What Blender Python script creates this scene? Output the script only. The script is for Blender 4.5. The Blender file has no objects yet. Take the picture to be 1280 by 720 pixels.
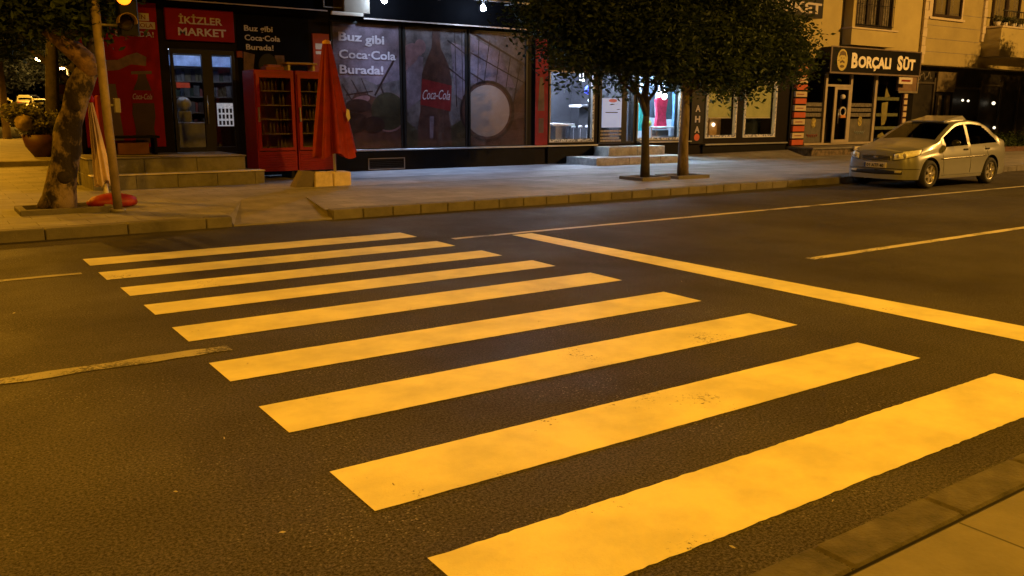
import bpy, bmesh, math, random
import numpy as np
from mathutils import Vector, Matrix
random.seed(7)
R = math.radians
S = bpy.context.scene
COL = S.collection
# ------------------------------------------------------------------ camera
CH = 1.6
yaw, pitch, roll, f = .6035, .2041, .0045, 1070.64
Fv = Vector((math.sin(yaw)*math.cos(pitch), math.cos(yaw)*math.cos(pitch), -math.sin(pitch)))
Rv = Vector((math.cos(yaw), -math.sin(yaw), 0)); Uv = Rv.cross(Fv)
R2 = Rv*math.cos(roll)+Uv*math.sin(roll); U2 = -Rv*math.sin(roll)+Uv*math.cos(roll)
cd = bpy.data.cameras.new('camera'); cam = bpy.data.objects.new('camera', cd); COL.objects.link(cam)
cam.matrix_world = Matrix(((R2.x, U2.x, -Fv.x, 0), (R2.y, U2.y, -Fv.y, 0), (R2.z, U2.z, -Fv.z, CH), (0, 0, 0, 1)))
cd.sensor_width = 36; cd.lens = f/1280*36; cd.clip_start = .05; cd.clip_end = 900
S.camera = cam
# ------------------------------------------------------------------ world: night sky
w = bpy.data.worlds.new('World'); S.world = w; w.use_nodes = True
nt = w.node_tree; bg = nt.nodes['Background']
sky = nt.nodes.new('ShaderNodeTexSky'); sky.sky_type = 'NISHITA'; sky.sun_disc = False
sky.sun_elevation = R(1); sky.sun_rotation = R(200)
nt.links.new(sky.outputs[0], bg.inputs[0]); bg.inputs[1].default_value = .0006
# ------------------------------------------------------------------ lamps
SODIUM = (1, .352, .016)
def point(name, loc, power, color, radius=.12):
    l = bpy.data.lights.new(name, 'POINT'); l.energy = power; l.color = color; l.shadow_soft_size = radius
    o = bpy.data.objects.new(name, l); COL.objects.link(o); o.location = loc; return o
def spot(name, loc, target, power, color, angle, blend=.6, radius=.1):
    l = bpy.data.lights.new(name, 'SPOT'); l.energy = power; l.color = color; l.spot_size = R(angle); l.spot_blend = blend
    l.shadow_soft_size = radius
    o = bpy.data.objects.new(name, l); COL.objects.link(o); o.location = loc
    o.rotation_euler = (Vector(target)-Vector(loc)).to_track_quat('-Z', 'Y').to_euler(); return o
spot('sodium_light', (-1.5, 1.2, 8.8), (-1.0, 4.0, 0), 3750, (1, .435, .018), 134, .55, .15)
spot('sodium_light', (11.5, .8, 8.8), (11.5, 3.2, 0), 5500, (1, .46, .030), 132, .6, .15)
spot('sodium_light', (34, 1.0, 9.0), (33, 9, 1), 16500, (1, .50, .105), 150, .5, .15)
spot('sodium_light', (-5.0, 24, 8.5), (-1, 22, 0), 6500, (1, .40, .010), 140, .5, .15)
spot('sodium_light', (-1.0, 50, 9.0), (2, 46, 0), 14000, (1, .44, .03), 140, .5, .15)
S.view_settings.view_transform = 'Standard'; S.view_settings.look = 'None'
S.view_settings.exposure = 0; S.view_settings.gamma = 1
# ------------------------------------------------------------------ materials
MATS = {}
def mat(name, col, rough=.6, metal=0., var=.25, scale=3., bump=0., bscale=40., spec=.5, emit=None, estr=0., coat=0., col2=None, stretch=None, trans=0., hard=.18):
    if name in MATS: return MATS[name]
    m = bpy.data.materials.new(name); m.use_nodes = True; n = m.node_tree.nodes; L = m.node_tree.links
    p = n['Principled BSDF']
    tc = n.new('ShaderNodeTexCoord'); src = tc.outputs['Object']
    if stretch:
        mp = n.new('ShaderNodeMapping'); mp.inputs['Scale'].default_value = stretch; L.new(src, mp.inputs[0]); src = mp.outputs[0]
    nz = n.new('ShaderNodeTexNoise'); nz.inputs['Scale'].default_value = scale; nz.inputs['Detail'].default_value = 6
    nz.inputs['Roughness'].default_value = .65; L.new(src, nz.inputs['Vector'])
    cr = n.new('ShaderNodeValToRGB'); L.new(nz.outputs['Fac'], cr.inputs[0])
    a = [c*(1-var) for c in col]; b = list(col2) if col2 else [min(1, c*(1+var)) for c in col]
    cr.color_ramp.elements[0].position = .5-hard; cr.color_ramp.elements[1].position = .5+hard
    cr.color_ramp.elements[0].color = (*a, 1); cr.color_ramp.elements[1].color = (*b, 1)
    L.new(cr.outputs[0], p.inputs['Base Color'])
    p.inputs['Roughness'].default_value = rough; p.inputs['Metallic'].default_value = metal
    p.inputs['Specular IOR Level'].default_value = spec; p.inputs['Coat Weight'].default_value = coat
    if bump:
        n2 = n.new('ShaderNodeTexNoise'); n2.inputs['Scale'].default_value = bscale; n2.inputs['Detail'].default_value = 5
        L.new(src, n2.inputs['Vector'])
        bm = n.new('ShaderNodeBump'); bm.inputs['Strength'].default_value = bump; bm.inputs['Distance'].default_value = .02
        L.new(n2.outputs['Fac'], bm.inputs['Height']); L.new(bm.outputs[0], p.inputs['Normal'])
    if emit:
        p.inputs['Emission Color'].default_value = (*emit, 1); p.inputs['Emission Strength'].default_value = estr
    MATS[name] = m; return m
def glass(name, tint=(1, 1, 1), refl=1.0, haze=0.):
    if name in MATS: return MATS[name]
    m = bpy.data.materials.new(name); m.use_nodes = True; n = m.node_tree.nodes; L = m.node_tree.links
    n.remove(n['Principled BSDF']); out = n['Material Output']
    t = n.new('ShaderNodeBsdfTransparent'); t.inputs[0].default_value = (*tint, 1)
    g = n.new('ShaderNodeBsdfGlossy'); g.inputs['Roughness'].default_value = .03
    lw = n.new('ShaderNodeLayerWeight'); lw.inputs[0].default_value = .5
    pw = n.new('ShaderNodeMath'); pw.operation = 'POWER'; pw.inputs[1].default_value = 5; L.new(lw.outputs['Facing'], pw.inputs[0])
    fr = n.new('ShaderNodeMath'); fr.operation = 'MULTIPLY_ADD'; fr.inputs[1].default_value = .95; fr.inputs[2].default_value = .045; L.new(pw.outputs[0], fr.inputs[0])
    mu = n.new('ShaderNodeMath'); mu.operation = 'MULTIPLY'; mu.inputs[1].default_value = refl; L.new(fr.outputs[0], mu.inputs[0])
    mx = n.new('ShaderNodeMixShader'); L.new(mu.outputs[0], mx.inputs[0]); L.new(t.outputs[0], mx.inputs[1]); L.new(g.outputs[0], mx.inputs[2])
    L.new(mx.outputs[0], out.inputs[0]); MATS[name] = m; return m
def nodes_asphalt():
    m = bpy.data.materials.new('asphalt'); m.use_nodes = True; n = m.node_tree.nodes; L = m.node_tree.links
    p = n['Principled BSDF']; tc = n.new('ShaderNodeTexCoord'); o = tc.outputs['Object']
    def noise(s, d=6, r=.6):
        x = n.new('ShaderNodeTexNoise'); x.inputs['Scale'].default_value = s; x.inputs['Detail'].default_value = d
        x.inputs['Roughness'].default_value = r; L.new(o, x.inputs['Vector']); return x.outputs['Fac']
    def ramp(src, p0, c0, p1, c1):
        c = n.new('ShaderNodeValToRGB'); L.new(src, c.inputs[0]); c.color_ramp.elements[0].position = p0; c.color_ramp.elements[1].position = p1
        c.color_ramp.elements[0].color = (*c0, 1); c.color_ramp.elements[1].color = (*c1, 1); return c.outputs[0]
    big = ramp(noise(.35, 4), .35, (.029, .025, .023), .68, (.057, .052, .048))
    grain = ramp(noise(75, 8, .85), .43, (.10, .10, .10), .58, (2.5, 2.5, 2.5))
    mx = n.new('ShaderNodeMix'); mx.data_type = 'RGBA'; mx.blend_type = 'MULTIPLY'; mx.inputs[0].default_value = 1
    L.new(big, mx.inputs[6]); L.new(grain, mx.inputs[7])
    v = n.new('ShaderNodeTexVoronoi'); v.inputs['Scale'].default_value = 42; L.new(o, v.inputs['Vector'])
    chips = ramp(v.outputs['Distance'], .13, (1, 1, 1), .24, (0, 0, 0))
    msk = ramp(noise(1.1, 5, .7), .46, (.10, .10, .10), .66, (.95, .95, .95))
    mm = n.new('ShaderNodeMix'); mm.data_type = 'RGBA'; mm.blend_type = 'MULTIPLY'; mm.inputs[0].default_value = 1
    L.new(chips, mm.inputs[6]); L.new(msk, mm.inputs[7])
    m2 = n.new('ShaderNodeMix'); m2.data_type = 'RGBA'; L.new(mm.outputs[2], m2.inputs[0]); L.new(mx.outputs[2], m2.inputs[6]); m2.inputs[7].default_value = (.26, .25, .22, 1)
    L.new(m2.outputs[2], p.inputs['Base Color'])
    rr = ramp(noise(.8, 4), .3, (.55, .55, .55), .7, (.78, .78, .78)); L.new(rr, p.inputs['Roughness'])
    p.inputs['Specular IOR Level'].default_value = .16
    add = n.new('ShaderNodeMath'); add.operation = 'ADD'; L.new(noise(75, 5, .8), add.inputs[0]); L.new(noise(28, 4, .6), add.inputs[1])
    b = n.new('ShaderNodeBump'); b.inputs['Strength'].default_value = .6; b.inputs['Distance'].default_value = .010
    L.new(add.outputs[0], b.inputs['Height']); L.new(b.outputs[0], p.inputs['Normal'])
    return m
def nodes_paint(name, base, wear):
    m = bpy.data.materials.new(name); m.use_nodes = True; n = m.node_tree.nodes; L = m.node_tree.links
    p = n['Principled BSDF']; tc = n.new('ShaderNodeTexCoord'); o = tc.outputs['Object']
    a = n.new('ShaderNodeTexNoise'); a.inputs['Scale'].default_value = 2.2; a.inputs['Detail'].default_value = 7; a.inputs['Roughness'].default_value = .6
    L.new(o, a.inputs['Vector'])
    c = n.new('ShaderNodeValToRGB'); L.new(a.outputs[0], c.inputs[0]); c.color_ramp.elements[0].position = .36; c.color_ramp.elements[1].position = .62
    c.color_ramp.elements[0].color = (*[x*.76 for x in base], 1); c.color_ramp.elements[1].color = (*base, 1)
    g = n.new('ShaderNodeTexNoise'); g.inputs['Scale'].default_value = 38; g.inputs['Detail'].default_value = 6; g.inputs['Roughness'].default_value = .75
    L.new(o, g.inputs['Vector'])
    gm = n.new('ShaderNodeTexNoise'); gm.inputs['Scale'].default_value = 1.6; gm.inputs['Detail'].default_value = 3; L.new(o, gm.inputs['Vector'])
    sm = n.new('ShaderNodeMath'); sm.operation = 'ADD'; L.new(g.outputs[0], sm.inputs[0]); L.new(gm.outputs[0], sm.inputs[1])
    w_ = n.new('ShaderNodeValToRGB'); L.new(sm.outputs[0], w_.inputs[0])
    w_.color_ramp.elements[0].position = min(.999, 1.0-wear) if wear < .5 else .5
    # sum of noises is about 1 +- .2 ; halve it so the ramp can read it
    hf = n.new('ShaderNodeMath'); hf.operation = 'MULTIPLY'; hf.inputs[1].default_value = .5; L.new(sm.outputs[0], hf.inputs[0]); L.new(hf.outputs[0], w_.inputs[0])
    w_.color_ramp.elements[0].position = .5+(.13-wear); w_.color_ramp.elements[1].position = .5+(.13-wear)+.03
    mx = n.new('ShaderNodeMix'); mx.data_type = 'RGBA'; L.new(w_.outputs[0], mx.inputs[0]); L.new(c.outputs[0], mx.inputs[6]); mx.inputs[7].default_value = (.07, .068, .065, 1)
    L.new(mx.outputs[2], p.inputs['Base Color']); p.inputs['Roughness'].default_value = .62
    b = n.new('ShaderNodeBump'); b.inputs['Strength'].default_value = .35; b.inputs['Distance'].default_value = .008
    g2 = n.new('ShaderNodeTexNoise'); g2.inputs['Scale'].default_value = 120; L.new(o, g2.inputs['Vector']); L.new(g2.outputs[0], b.inputs['Height']); L.new(b.outputs[0], p.inputs['Normal'])
    return m
def nodes_slabs(name, base, joint, bw, bh, mortar=.006, off=.5, var=.12, bump=.3):
    m = bpy.data.materials.new(name); m.use_nodes = True; n = m.node_tree.nodes; L = m.node_tree.links
    p = n['Principled BSDF']; tc = n.new('ShaderNodeTexCoord'); o = tc.outputs['Object']
    # wobble so that the joints are not ruler-straight
    br = n.new('ShaderNodeTexBrick'); br.offset = off; br.inputs['Scale'].default_value = 1
    br.inputs['Brick Width'].default_value = bw; br.inputs['Row Height'].default_value = bh; br.inputs['Mortar Size'].default_value = mortar
    br.inputs['Mortar Smooth'].default_value = .3
    br.inputs['Color1'].default_value = (*[c*(1-var) for c in base], 1); br.inputs['Color2'].default_value = (*[c*(1+var) for c in base], 1)
    br.inputs['Mortar'].default_value = (*joint, 1); L.new(o, br.inputs['Vector'])
    z = n.new('ShaderNodeTexNoise'); z.inputs['Scale'].default_value = 1.3; z.inputs['Detail'].default_value = 8; z.inputs['Roughness'].default_value = .7; L.new(o, z.inputs['Vector'])
    c = n.new('ShaderNodeValToRGB'); L.new(z.outputs[0], c.inputs[0]); c.color_ramp.elements[0].position = .3; c.color_ramp.elements[1].position = .7
    c.color_ramp.elements[0].color = (.62, .62, .62, 1); c.color_ramp.elements[1].color = (1.2, 1.2, 1.2, 1)
    mx = n.new('ShaderNodeMix'); mx.data_type = 'RGBA'; mx.blend_type = 'MULTIPLY'; mx.inputs[0].default_value = 1
    L.new(br.outputs['Color'], mx.inputs[6]); L.new(c.outputs[0], mx.inputs[7]); L.new(mx.outputs[2], p.inputs['Base Color'])
    p.inputs['Roughness'].default_value = .72
    g2 = n.new('ShaderNodeTexNoise'); g2.inputs['Scale'].default_value = 45; g2.inputs['Detail'].default_value = 5; L.new(o, g2.inputs['Vector'])
    ad = n.new('ShaderNodeMath'); ad.operation = 'MULTIPLY_ADD'; L.new(br.outputs['Fac'], ad.inputs[0]); ad.inputs[1].default_value = -1.5; L.new(g2.outputs[0], ad.inputs[2])
    b = n.new('ShaderNodeBump'); b.inputs['Strength'].default_value = bump; b.inputs['Distance'].default_value = .01
    L.new(ad.outputs[0], b.inputs['Height']); L.new(b.outputs[0], p.inputs['Normal'])
    return m
M_ASPH = nodes_asphalt()
M_PAINT = nodes_paint('road_paint', (.77, .72, .44), .013)
M_LINE = nodes_paint('worn_line_paint', (.36, .34, .30), .125)
M_LINE2 = nodes_paint('thin_line_paint', (.58, .54, .47), .09)
M_WALKF = nodes_slabs('far_pavement_slabs', (.23, .22, .225), (.10, .09, .08), .60, .40, .007, .5)
M_WALKN = nodes_slabs('near_pavement_slabs', (.18, .165, .15), (.05, .045, .04), .80, .39, .007, 0, .06)
M_CONC = mat('concrete', (.20, .185, .17), .75, var=.3, scale=2.5, bump=.4, bscale=50)
M_KERB = mat('kerb_concrete', (.115, .105, .095), .75, var=.35, scale=2.2, bump=.5, bscale=60)
M_KERBN = mat('near_kerb_concrete', (.078, .070, .062), .8, var=.5, scale=5, bump=.5, bscale=60)
M_STONE = mat('step_stone', (.155, .145, .13), .6, var=.28, scale=5, bump=.3, bscale=40)
M_DIRT = mat('soil', (.05, .04, .03), .9, var=.5, scale=12, bump=.8)
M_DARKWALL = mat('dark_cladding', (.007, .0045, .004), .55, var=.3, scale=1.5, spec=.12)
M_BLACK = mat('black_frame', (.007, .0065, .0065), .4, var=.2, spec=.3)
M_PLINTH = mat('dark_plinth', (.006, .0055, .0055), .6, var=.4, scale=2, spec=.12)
M_METAL = mat('brushed_metal', (.45, .45, .45), .35, .8, var=.1)
M_GREYMET = mat('grey_paint_metal', (.22, .20, .18), .5, .2, var=.2)
M_RED = mat('red_panel', (.27, .003, .004), .5, var=.14, scale=2, spec=.12)
M_SIGNRED = mat('red_sign', (.24, .004, .006), .5, var=.08, scale=3, spec=.12)
M_WHITE = mat('white_lettering', (.50, .44, .40), .5, var=.06)
M_CREAM = mat('cream_panel', (.55, .50, .42), .5, var=.1)
M_GLASS = glass('shop_glass', (.92, .92, .92), .9)
M_REDFAB = mat('red_canvas', (.21, .009, .006), .85, var=.22, scale=4, bump=.25, bscale=25)
M_PINKFAB = mat('pale_canvas', (.55, .42, .34), .85, var=.2, scale=5)
M_BARK = mat('bark', (.13, .10, .07), .9, var=.6, scale=7, bump=1., bscale=22, stretch=(1, 1, .35))
M_WHITEBARK = mat('whitewashed_bark', (.030, .020, .015), .9, var=.4, scale=3.6, bump=1., bscale=18, col2=(.21, .155, .11), stretch=(1, 1, .7), hard=.05)
def nodes_leaf(name, c1, c2):
    m = bpy.data.materials.new(name); m.use_nodes = True; n = m.node_tree.nodes; L = m.node_tree.links
    p = n['Principled BSDF']; tc = n.new('ShaderNodeTexCoord')
    z = n.new('ShaderNodeTexNoise'); z.inputs['Scale'].default_value = 5; z.inputs['Detail'].default_value = 5; L.new(tc.outputs['Object'], z.inputs['Vector'])
    c = n.new('ShaderNodeValToRGB'); L.new(z.outputs[0], c.inputs[0]); c.color_ramp.elements[0].position = .35; c.color_ramp.elements[1].position = .65
    c.color_ramp.elements[0].color = (*c1, 1); c.color_ramp.elements[1].color = (*c2, 1); L.new(c.outputs[0], p.inputs['Base Color'])
    p.inputs['Roughness'].default_value = .6; p.inputs['Specular IOR Level'].default_value = .2
    t = n.new('ShaderNodeBsdfTranslucent'); L.new(c.outputs[0], t.inputs[0])
    mx = n.new('ShaderNodeMixShader'); mx.inputs[0].default_value = .25; L.new(p.outputs[0], mx.inputs[1]); L.new(t.outputs[0], mx.inputs[2])
    L.new(mx.outputs[0], n['Material Output'].inputs[0]); return m
M_LEAF = nodes_leaf('leaf', (.016, .030, .007), (.065, .095, .020))
M_LEAF_SHADED = nodes_leaf('shaded_leaf', (.010, .020, .006), (.032, .052, .014))  # leaf colour darkened to put the left centre crown in shade
M_LEAF2 = nodes_leaf('pale_leaf', (.10, .11, .05), (.22, .21, .12))
# ------------------------------------------------------------------ geometry helpers
class B:
    def __init__(s): s.v = []; s.f = []; s.sm = []
    def add(s, vs, fs, smooth=False):
        o = len(s.v); s.v += [tuple(p) for p in vs]
        s.f += [tuple(i+o for i in q) for q in fs]; s.sm += [smooth]*len(fs); return s
    def box(s, x0, x1, y0, y1, z0, z1):
        return s.add([(x0, y0, z0), (x1, y0, z0), (x1, y1, z0), (x0, y1, z0), (x0, y0, z1), (x1, y0, z1), (x1, y1, z1), (x0, y1, z1)],
                     [(0, 3, 2, 1), (4, 5, 6, 7), (0, 1, 5, 4), (1, 2, 6, 5), (2, 3, 7, 6), (3, 0, 4, 7)])
    def bbox(s, x0, x1, y0, y1, z0, z1, b=.01):
        # box with chamfered top and vertical edges
        def ring(x0, x1, y0, y1, z, c): return [(x0+c, y0, z), (x1-c, y0, z), (x1, y0+c, z), (x1, y1-c, z), (x1-c, y1, z), (x0+c, y1, z), (x0, y1-c, z), (x0, y0+c, z)]
        vs = ring(x0, x1, y0, y1, z0, b)+ring(x0, x1, y0, y1, z1-b, b)+ring(x0+b, x1-b, y0+b, y1-b, z1, b*.5)
        fs = [tuple(range(7, -1, -1)), tuple(range(16, 24))]
        for k in (0, 8):
            for i in range(8): fs.append((k+i, k+(i+1) % 8, k+8+(i+1) % 8, k+8+i))
        return s.add(vs, fs)
    def tube(s, pts, rad, n=10, smooth=True, cap=True):
        pts = [Vector(p) for p in pts]; rs = rad if isinstance(rad, (list, tuple)) else [rad]*len(pts)
        vs = []; fs = []; ref = None
        for i, p in enumerate(pts):
            d = (pts[min(i+1, len(pts)-1)]-pts[max(i-1, 0)]).normalized()
            if ref is None: ref = Vector((1, 0, 0)) if abs(d.x) < .8 else Vector((0, 1, 0))
            a = (ref-d*ref.dot(d)).normalized(); b = d.cross(a); ref = a
            for k in range(n):
                t = 2*math.pi*k/n; vs.append(p+(a*math.cos(t)+b*math.sin(t))*rs[i])
        for i in range(len(pts)-1):
            for k in range(n): fs.append((i*n+k, i*n+(k+1) % n, (i+1)*n+(k+1) % n, (i+1)*n+k))
        s.add(vs, fs, smooth)
        if cap: s.add(vs[:n], [tuple(range(n-1, -1, -1))]); s.add(vs[-n:], [tuple(range(n))])
        return s
    def lathe(s, c, prof, n=24, axis='z', smooth=True, fold=0, amp=0.):
        vs = []; fs = []
        for r, h in prof:
            for k in range(n):
                t = 2*math.pi*k/n; q = r*(1+(amp*math.cos(fold*t) if fold else 0))
                a, b = q*math.cos(t), q*math.sin(t)
                vs.append((c[0]+a, c[1]+b, c[2]+h) if axis == 'z' else (c[0]+a, c[1]+h, c[2]+b) if axis == 'y' else (c[0]+h, c[1]+a, c[2]+b))
        for i in range(len(prof)-1):
            for k in range(n): fs.append((i*n+k, i*n+(k+1) % n, (i+1)*n+(k+1) % n, (i+1)*n+k))
        return s.add(vs, fs, smooth)
    def blob(s, c, rx, ry, rz, n=14, jit=0., seed=0):
        rr = random.Random(seed); vs = []; fs = []
        for i in range(n//2+1):
            ph = math.pi*i/(n//2)
            for k in range(n):
                t = 2*math.pi*k/n; j = 1+jit*(rr.random()-.5)
                vs.append((c[0]+rx*j*math.sin(ph)*math.cos(t), c[1]+ry*j*math.sin(ph)*math.sin(t), c[2]+rz*j*math.cos(ph)))
        for i in range(n//2):
            for k in range(n): fs.append((i*n+k, (i+1)*n+k, (i+1)*n+(k+1) % n, i*n+(k+1) % n))
        return s.add(vs, fs, True)
    def prism(s, poly, y0, y1):
        # outline in (x, z), extruded from y0 (front) to y1
        n = len(poly); vs = [(x, y0, z) for x, z in poly]+[(x, y1, z) for x, z in poly]
        return s.add(vs, [tuple(range(n)), tuple(range(2*n-1, n-1, -1))]+[(i, n+i, n+(i+1) % n, (i+1) % n) for i in range(n)])
    def obj(s, name, m, parent=None, recalc=True):
        me = bpy.data.meshes.new(name); me.from_pydata(s.v, [], s.f); me.materials.append(m)
        me.polygons.foreach_set('use_smooth', s.sm)
        if recalc:
            b = bmesh.new(); b.from_mesh(me); bmesh.ops.remove_doubles(b, verts=b.verts, dist=1e-5); bmesh.ops.recalc_face_normals(b, faces=b.faces); b.to_mesh(me); b.free()
        me.update(); o = bpy.data.objects.new(name, me); COL.objects.link(o)
        return par(o, parent)
WM = {}
def par(o, parent):
    if parent is not None:
        o.parent = parent; o.matrix_parent_inverse = WM.get(parent.name, Matrix()).inverted()
    return o
def ell(cx, cz, rx, rz, n=32, a0=0, a1=360, rot=0):
    o = []
    for k in range(n):
        t = R(a0+(a1-a0)*k/(n if a1-a0 == 360 else n-1)); x, z = rx*math.cos(t), rz*math.sin(t)
        o.append((cx+x*math.cos(rot)-z*math.sin(rot), cz+x*math.sin(rot)+z*math.cos(rot)))
    return o
def tag(o, label=None, cat=None, group=None, kind=None):
    if label: o['label'] = label
    if cat: o['category'] = cat
    if group: o['group'] = group
    if kind: o['kind'] = kind
    return o
def thing(name, label, cat, loc, group=None):
    o = bpy.data.objects.new(name, None); COL.objects.link(o); o.location = loc; o.empty_display_size = .2
    WM[o.name] = Matrix.Translation(loc); return tag(o, label, cat, group)
def copy_tree(o, parent=None):
    c = o.copy(); COL.objects.link(c)
    if parent is not None: c.parent = parent
    for ch in list(o.children): copy_tree(ch, c)
    return c
def textmesh(body, x, z, cap, width=None, y=0., th=.006, shear=0., bold=.012, arc=0.):
    """flat lettering facing -Y, lower-left corner at (x, z)"""
    cu = bpy.data.curves.new('t', 'FONT'); cu.body = body; cu.size = 1; cu.offset = bold; cu.shear = shear; cu.resolution_u = 3
    o = bpy.data.objects.new('t', cu); COL.objects.link(o); dg = bpy.context.evaluated_depsgraph_get(); dg.update()
    me = bpy.data.meshes.new_from_object(o.evaluated_get(dg)); bpy.data.objects.remove(o)
    vs = [v.co.copy() for v in me.vertices]; fs = [tuple(p.vertices) for p in me.polygons]
    bpy.data.meshes.remove(me)
    if not vs: return B()
    xa = min(v.x for v in vs); xb = max(v.x for v in vs); sz = cap/.73
    sx = (width/(xb-xa)) if width else sz
    b = B(); n = len(vs)
    def P(v, yy):
        t = (v.x-xa)/(xb-xa)*2-1
        return (x+(v.x-xa)*sx, yy, z+v.y*sz+arc*(1-t*t))
    b.add([P(v, y) for v in vs], fs)
    ed = {}
    for q in fs:
        for i in range(len(q)):
            e = (q[i], q[(i+1) % len(q)])
            if (e[1], e[0]) in ed: del ed[(e[1], e[0])]
            else: ed[e] = 1
    b.add([P(v, y) for v in vs]+[P(v, y+th) for v in vs], [(a, a+n, c+n, c) for a, c in ed])
    return b
def leaves(name, blobs, n, size, m, parent, seed, flat=.0):
    """blobs: (cx, cy, cz, rx, ry, rz, weight)"""
    rg = np.random.default_rng(seed); W = np.array([b[6] for b in blobs], float); W /= W.sum()
    cl = []
    for b in blobs:                                    # sub-clumps spread in each blob
        k = max(6, int(90*b[6]/max(x[6] for x in blobs)))
        u = rg.normal(size=(k, 3)); u /= np.linalg.norm(u, axis=1)[:, None]; r = rg.random(k)**.45
        cl.append(np.array(b[:3])+u*r[:, None]*np.array(b[3:6]))
    sel = rg.choice(len(blobs), n, p=W); C = np.zeros((n, 3))
    for i in range(len(blobs)):
        k = np.where(sel == i)[0]; j = rg.integers(0, len(cl[i]), len(k)); C[k] = cl[i][j]
    rad = min(np.mean([b[3] for b in blobs])*.22, .55)
    C += rg.normal(size=(n, 3))*rad*np.array([1, 1, .75])
    a = rg.normal(size=(n, 3)); a[:, 2] *= .6; a /= np.linalg.norm(a, axis=1)[:, None]
    b_ = rg.normal(size=(n, 3)); b_ -= (b_*a).sum(1)[:, None]*a; b_ /= np.linalg.norm(b_, axis=1)[:, None]
    c_ = np.cross(a, b_); s = size*(.6+.8*rg.random(n))[:, None]
    v = np.stack([C-a*s, C+b_*s*.42+c_*s*.08-a*s*.1, C+a*s, C-b_*s*.42+c_*s*.08-a*s*.1], 1).reshape(-1, 3)
    me = bpy.data.meshes.new(name); me.from_pydata(v.tolist(), [], [(4*i, 4*i+1, 4*i+2, 4*i+3) for i in range(n)]); me.materials.append(m)
    o = bpy.data.objects.new(name, me); COL.objects.link(o); return par(o, parent)
def struct(o): o['kind'] = 'structure'; return o
# ================================================================== SETTING
Z = .13          # far pavement level
def sheet(name, x0, x1, y0, y1, z, m, nx=1, ny=1, zf=None):
    vs = []; fs = []
    for j in range(ny+1):
        for i in range(nx+1):
            x = x0+(x1-x0)*i/nx; y = y0+(y1-y0)*j/ny; vs.append((x, y, zf(x, y) if zf else z))
    for j in range(ny):
        for i in range(nx): a = j*(nx+1)+i; fs.append((a, a+1, a+nx+2, a+nx+1))
    return struct(B().add(vs, fs).obj(name, m))
sheet('ground', -400, 500, -200, 700, -.12, M_DIRT)
sheet('road', -60, 140, 1.55, 12.25, 0, M_ASPH)
# far pavement, with the lowered concrete crossing cut out of it
A0, A1, B0, B1 = 3.56, 4.98, 4.35, 5.45       # lowered part: front edge x, back edge x
b = B()
b.add([(-40, 12.2, Z), (A0, 12.2, Z), (B0, 14.2, Z), (B0, 45, Z), (-40, 45, Z)], [(0, 1, 2, 3, 4)])
b.add([(A1, 12.2, Z), (90, 12.2, Z), (90, 45, Z), (B1, 45, Z), (B1, 14.2, Z)], [(0, 1, 2, 3, 4)])
b.add([(B0, 14.2, Z), (B1, 14.2, Z), (B1, 45, Z), (B0, 45, Z)], [(0, 1, 2, 3)])
struct(b.obj('far_pavement', M_WALKF))
b = B().add([(A0-.02, 11.98, .022), (A1+.02, 11.98, .022), (B1, 14.22, Z+.004), (B0, 14.22, Z+.004), (A0-.02, 12.2, Z), (A1+.02, 12.2, Z), (A0-.02, 11.98, -.01), (A1+.02, 11.98, -.01)],
            [(0, 1, 2, 3), (0, 3, 4), (1, 5, 2), (6, 7, 1, 0)])
struct(b.obj('lowered_kerb_ramp', M_CONC, recalc=False))
def kerb(name, xs, y0, y1, z1, m, step, jit=.006):
    b = B(); rr = random.Random(3)
    for a, c in xs:
        x = a
        while x < c-.05:
            e = min(x+step*(1+.04*(rr.random()-.5)), c)
            dz = (rr.random()-.5)*jit; dy = (rr.random()-.5)*jit
            b.bbox(x+.006, e-.006, y0+dy, y1+dy, -.05, z1+dz, .012); x = e
    return struct(b.obj(name, m))
kerb('far_kerb', [(-40, A0-.03)], 11.98, 12.2, Z+.012, M_KERB, .98)
kerb('far_kerb', [(A1+.03, 90)], 11.98, 12.2, Z+.012, M_KERB, .5)
# second, lower strip of paving beside the building front
b = B().add([(8.0, 17.4, Z+.004), (24.9, 17.4, Z+.004), (24.9, 19.5, Z+.004), (8.0, 19.5, Z+.004)], [(0, 1, 2, 3)])
M_WALK3 = nodes_slabs('forecourt_slabs', (.30, .31, .34), (.16, .15, .14), 1.2, .6, .006, .5, .08)
struct(b.obj('forecourt_paving', M_WALK3))
# concrete channel band in the pavement
b = B().add([(5.6, 15.55, Z+.004), (90, 15.55, Z+.004), (90, 15.75, Z+.004), (5.6, 15.75, Z+.004)], [(0, 1, 2, 3)])
struct(b.obj('pavement_band', mat('band_concrete', (.17, .16, .15), .8, var=.3, scale=3, bump=.3)))
# raised pavement further back, the side street and the hill
b = B().bbox(-30, 9.5, 25.6, 45, Z-.02, Z+.14, .015); struct(b.obj('raised_pavement', M_CONC))
sheet('side_street', -60, 90, 45, 260, 0, M_ASPH, 2, 40, lambda x, y: .05+max(0, y-52)*.030)
# near pavement: kerb stones, a dark gap, and big slabs
kerb('near_kerb', [(-30, 60)], 1.60, 1.79, .012, M_KERBN, .74, .004)
struct(B().box(-30, 60, -25, 1.558, -.05, .03).obj('near_pavement', M_WALKN))
struct(B().box(-30, 60, 1.56, 1.60, -.05, .002).obj('joint_gap', M_BLACK))
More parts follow.
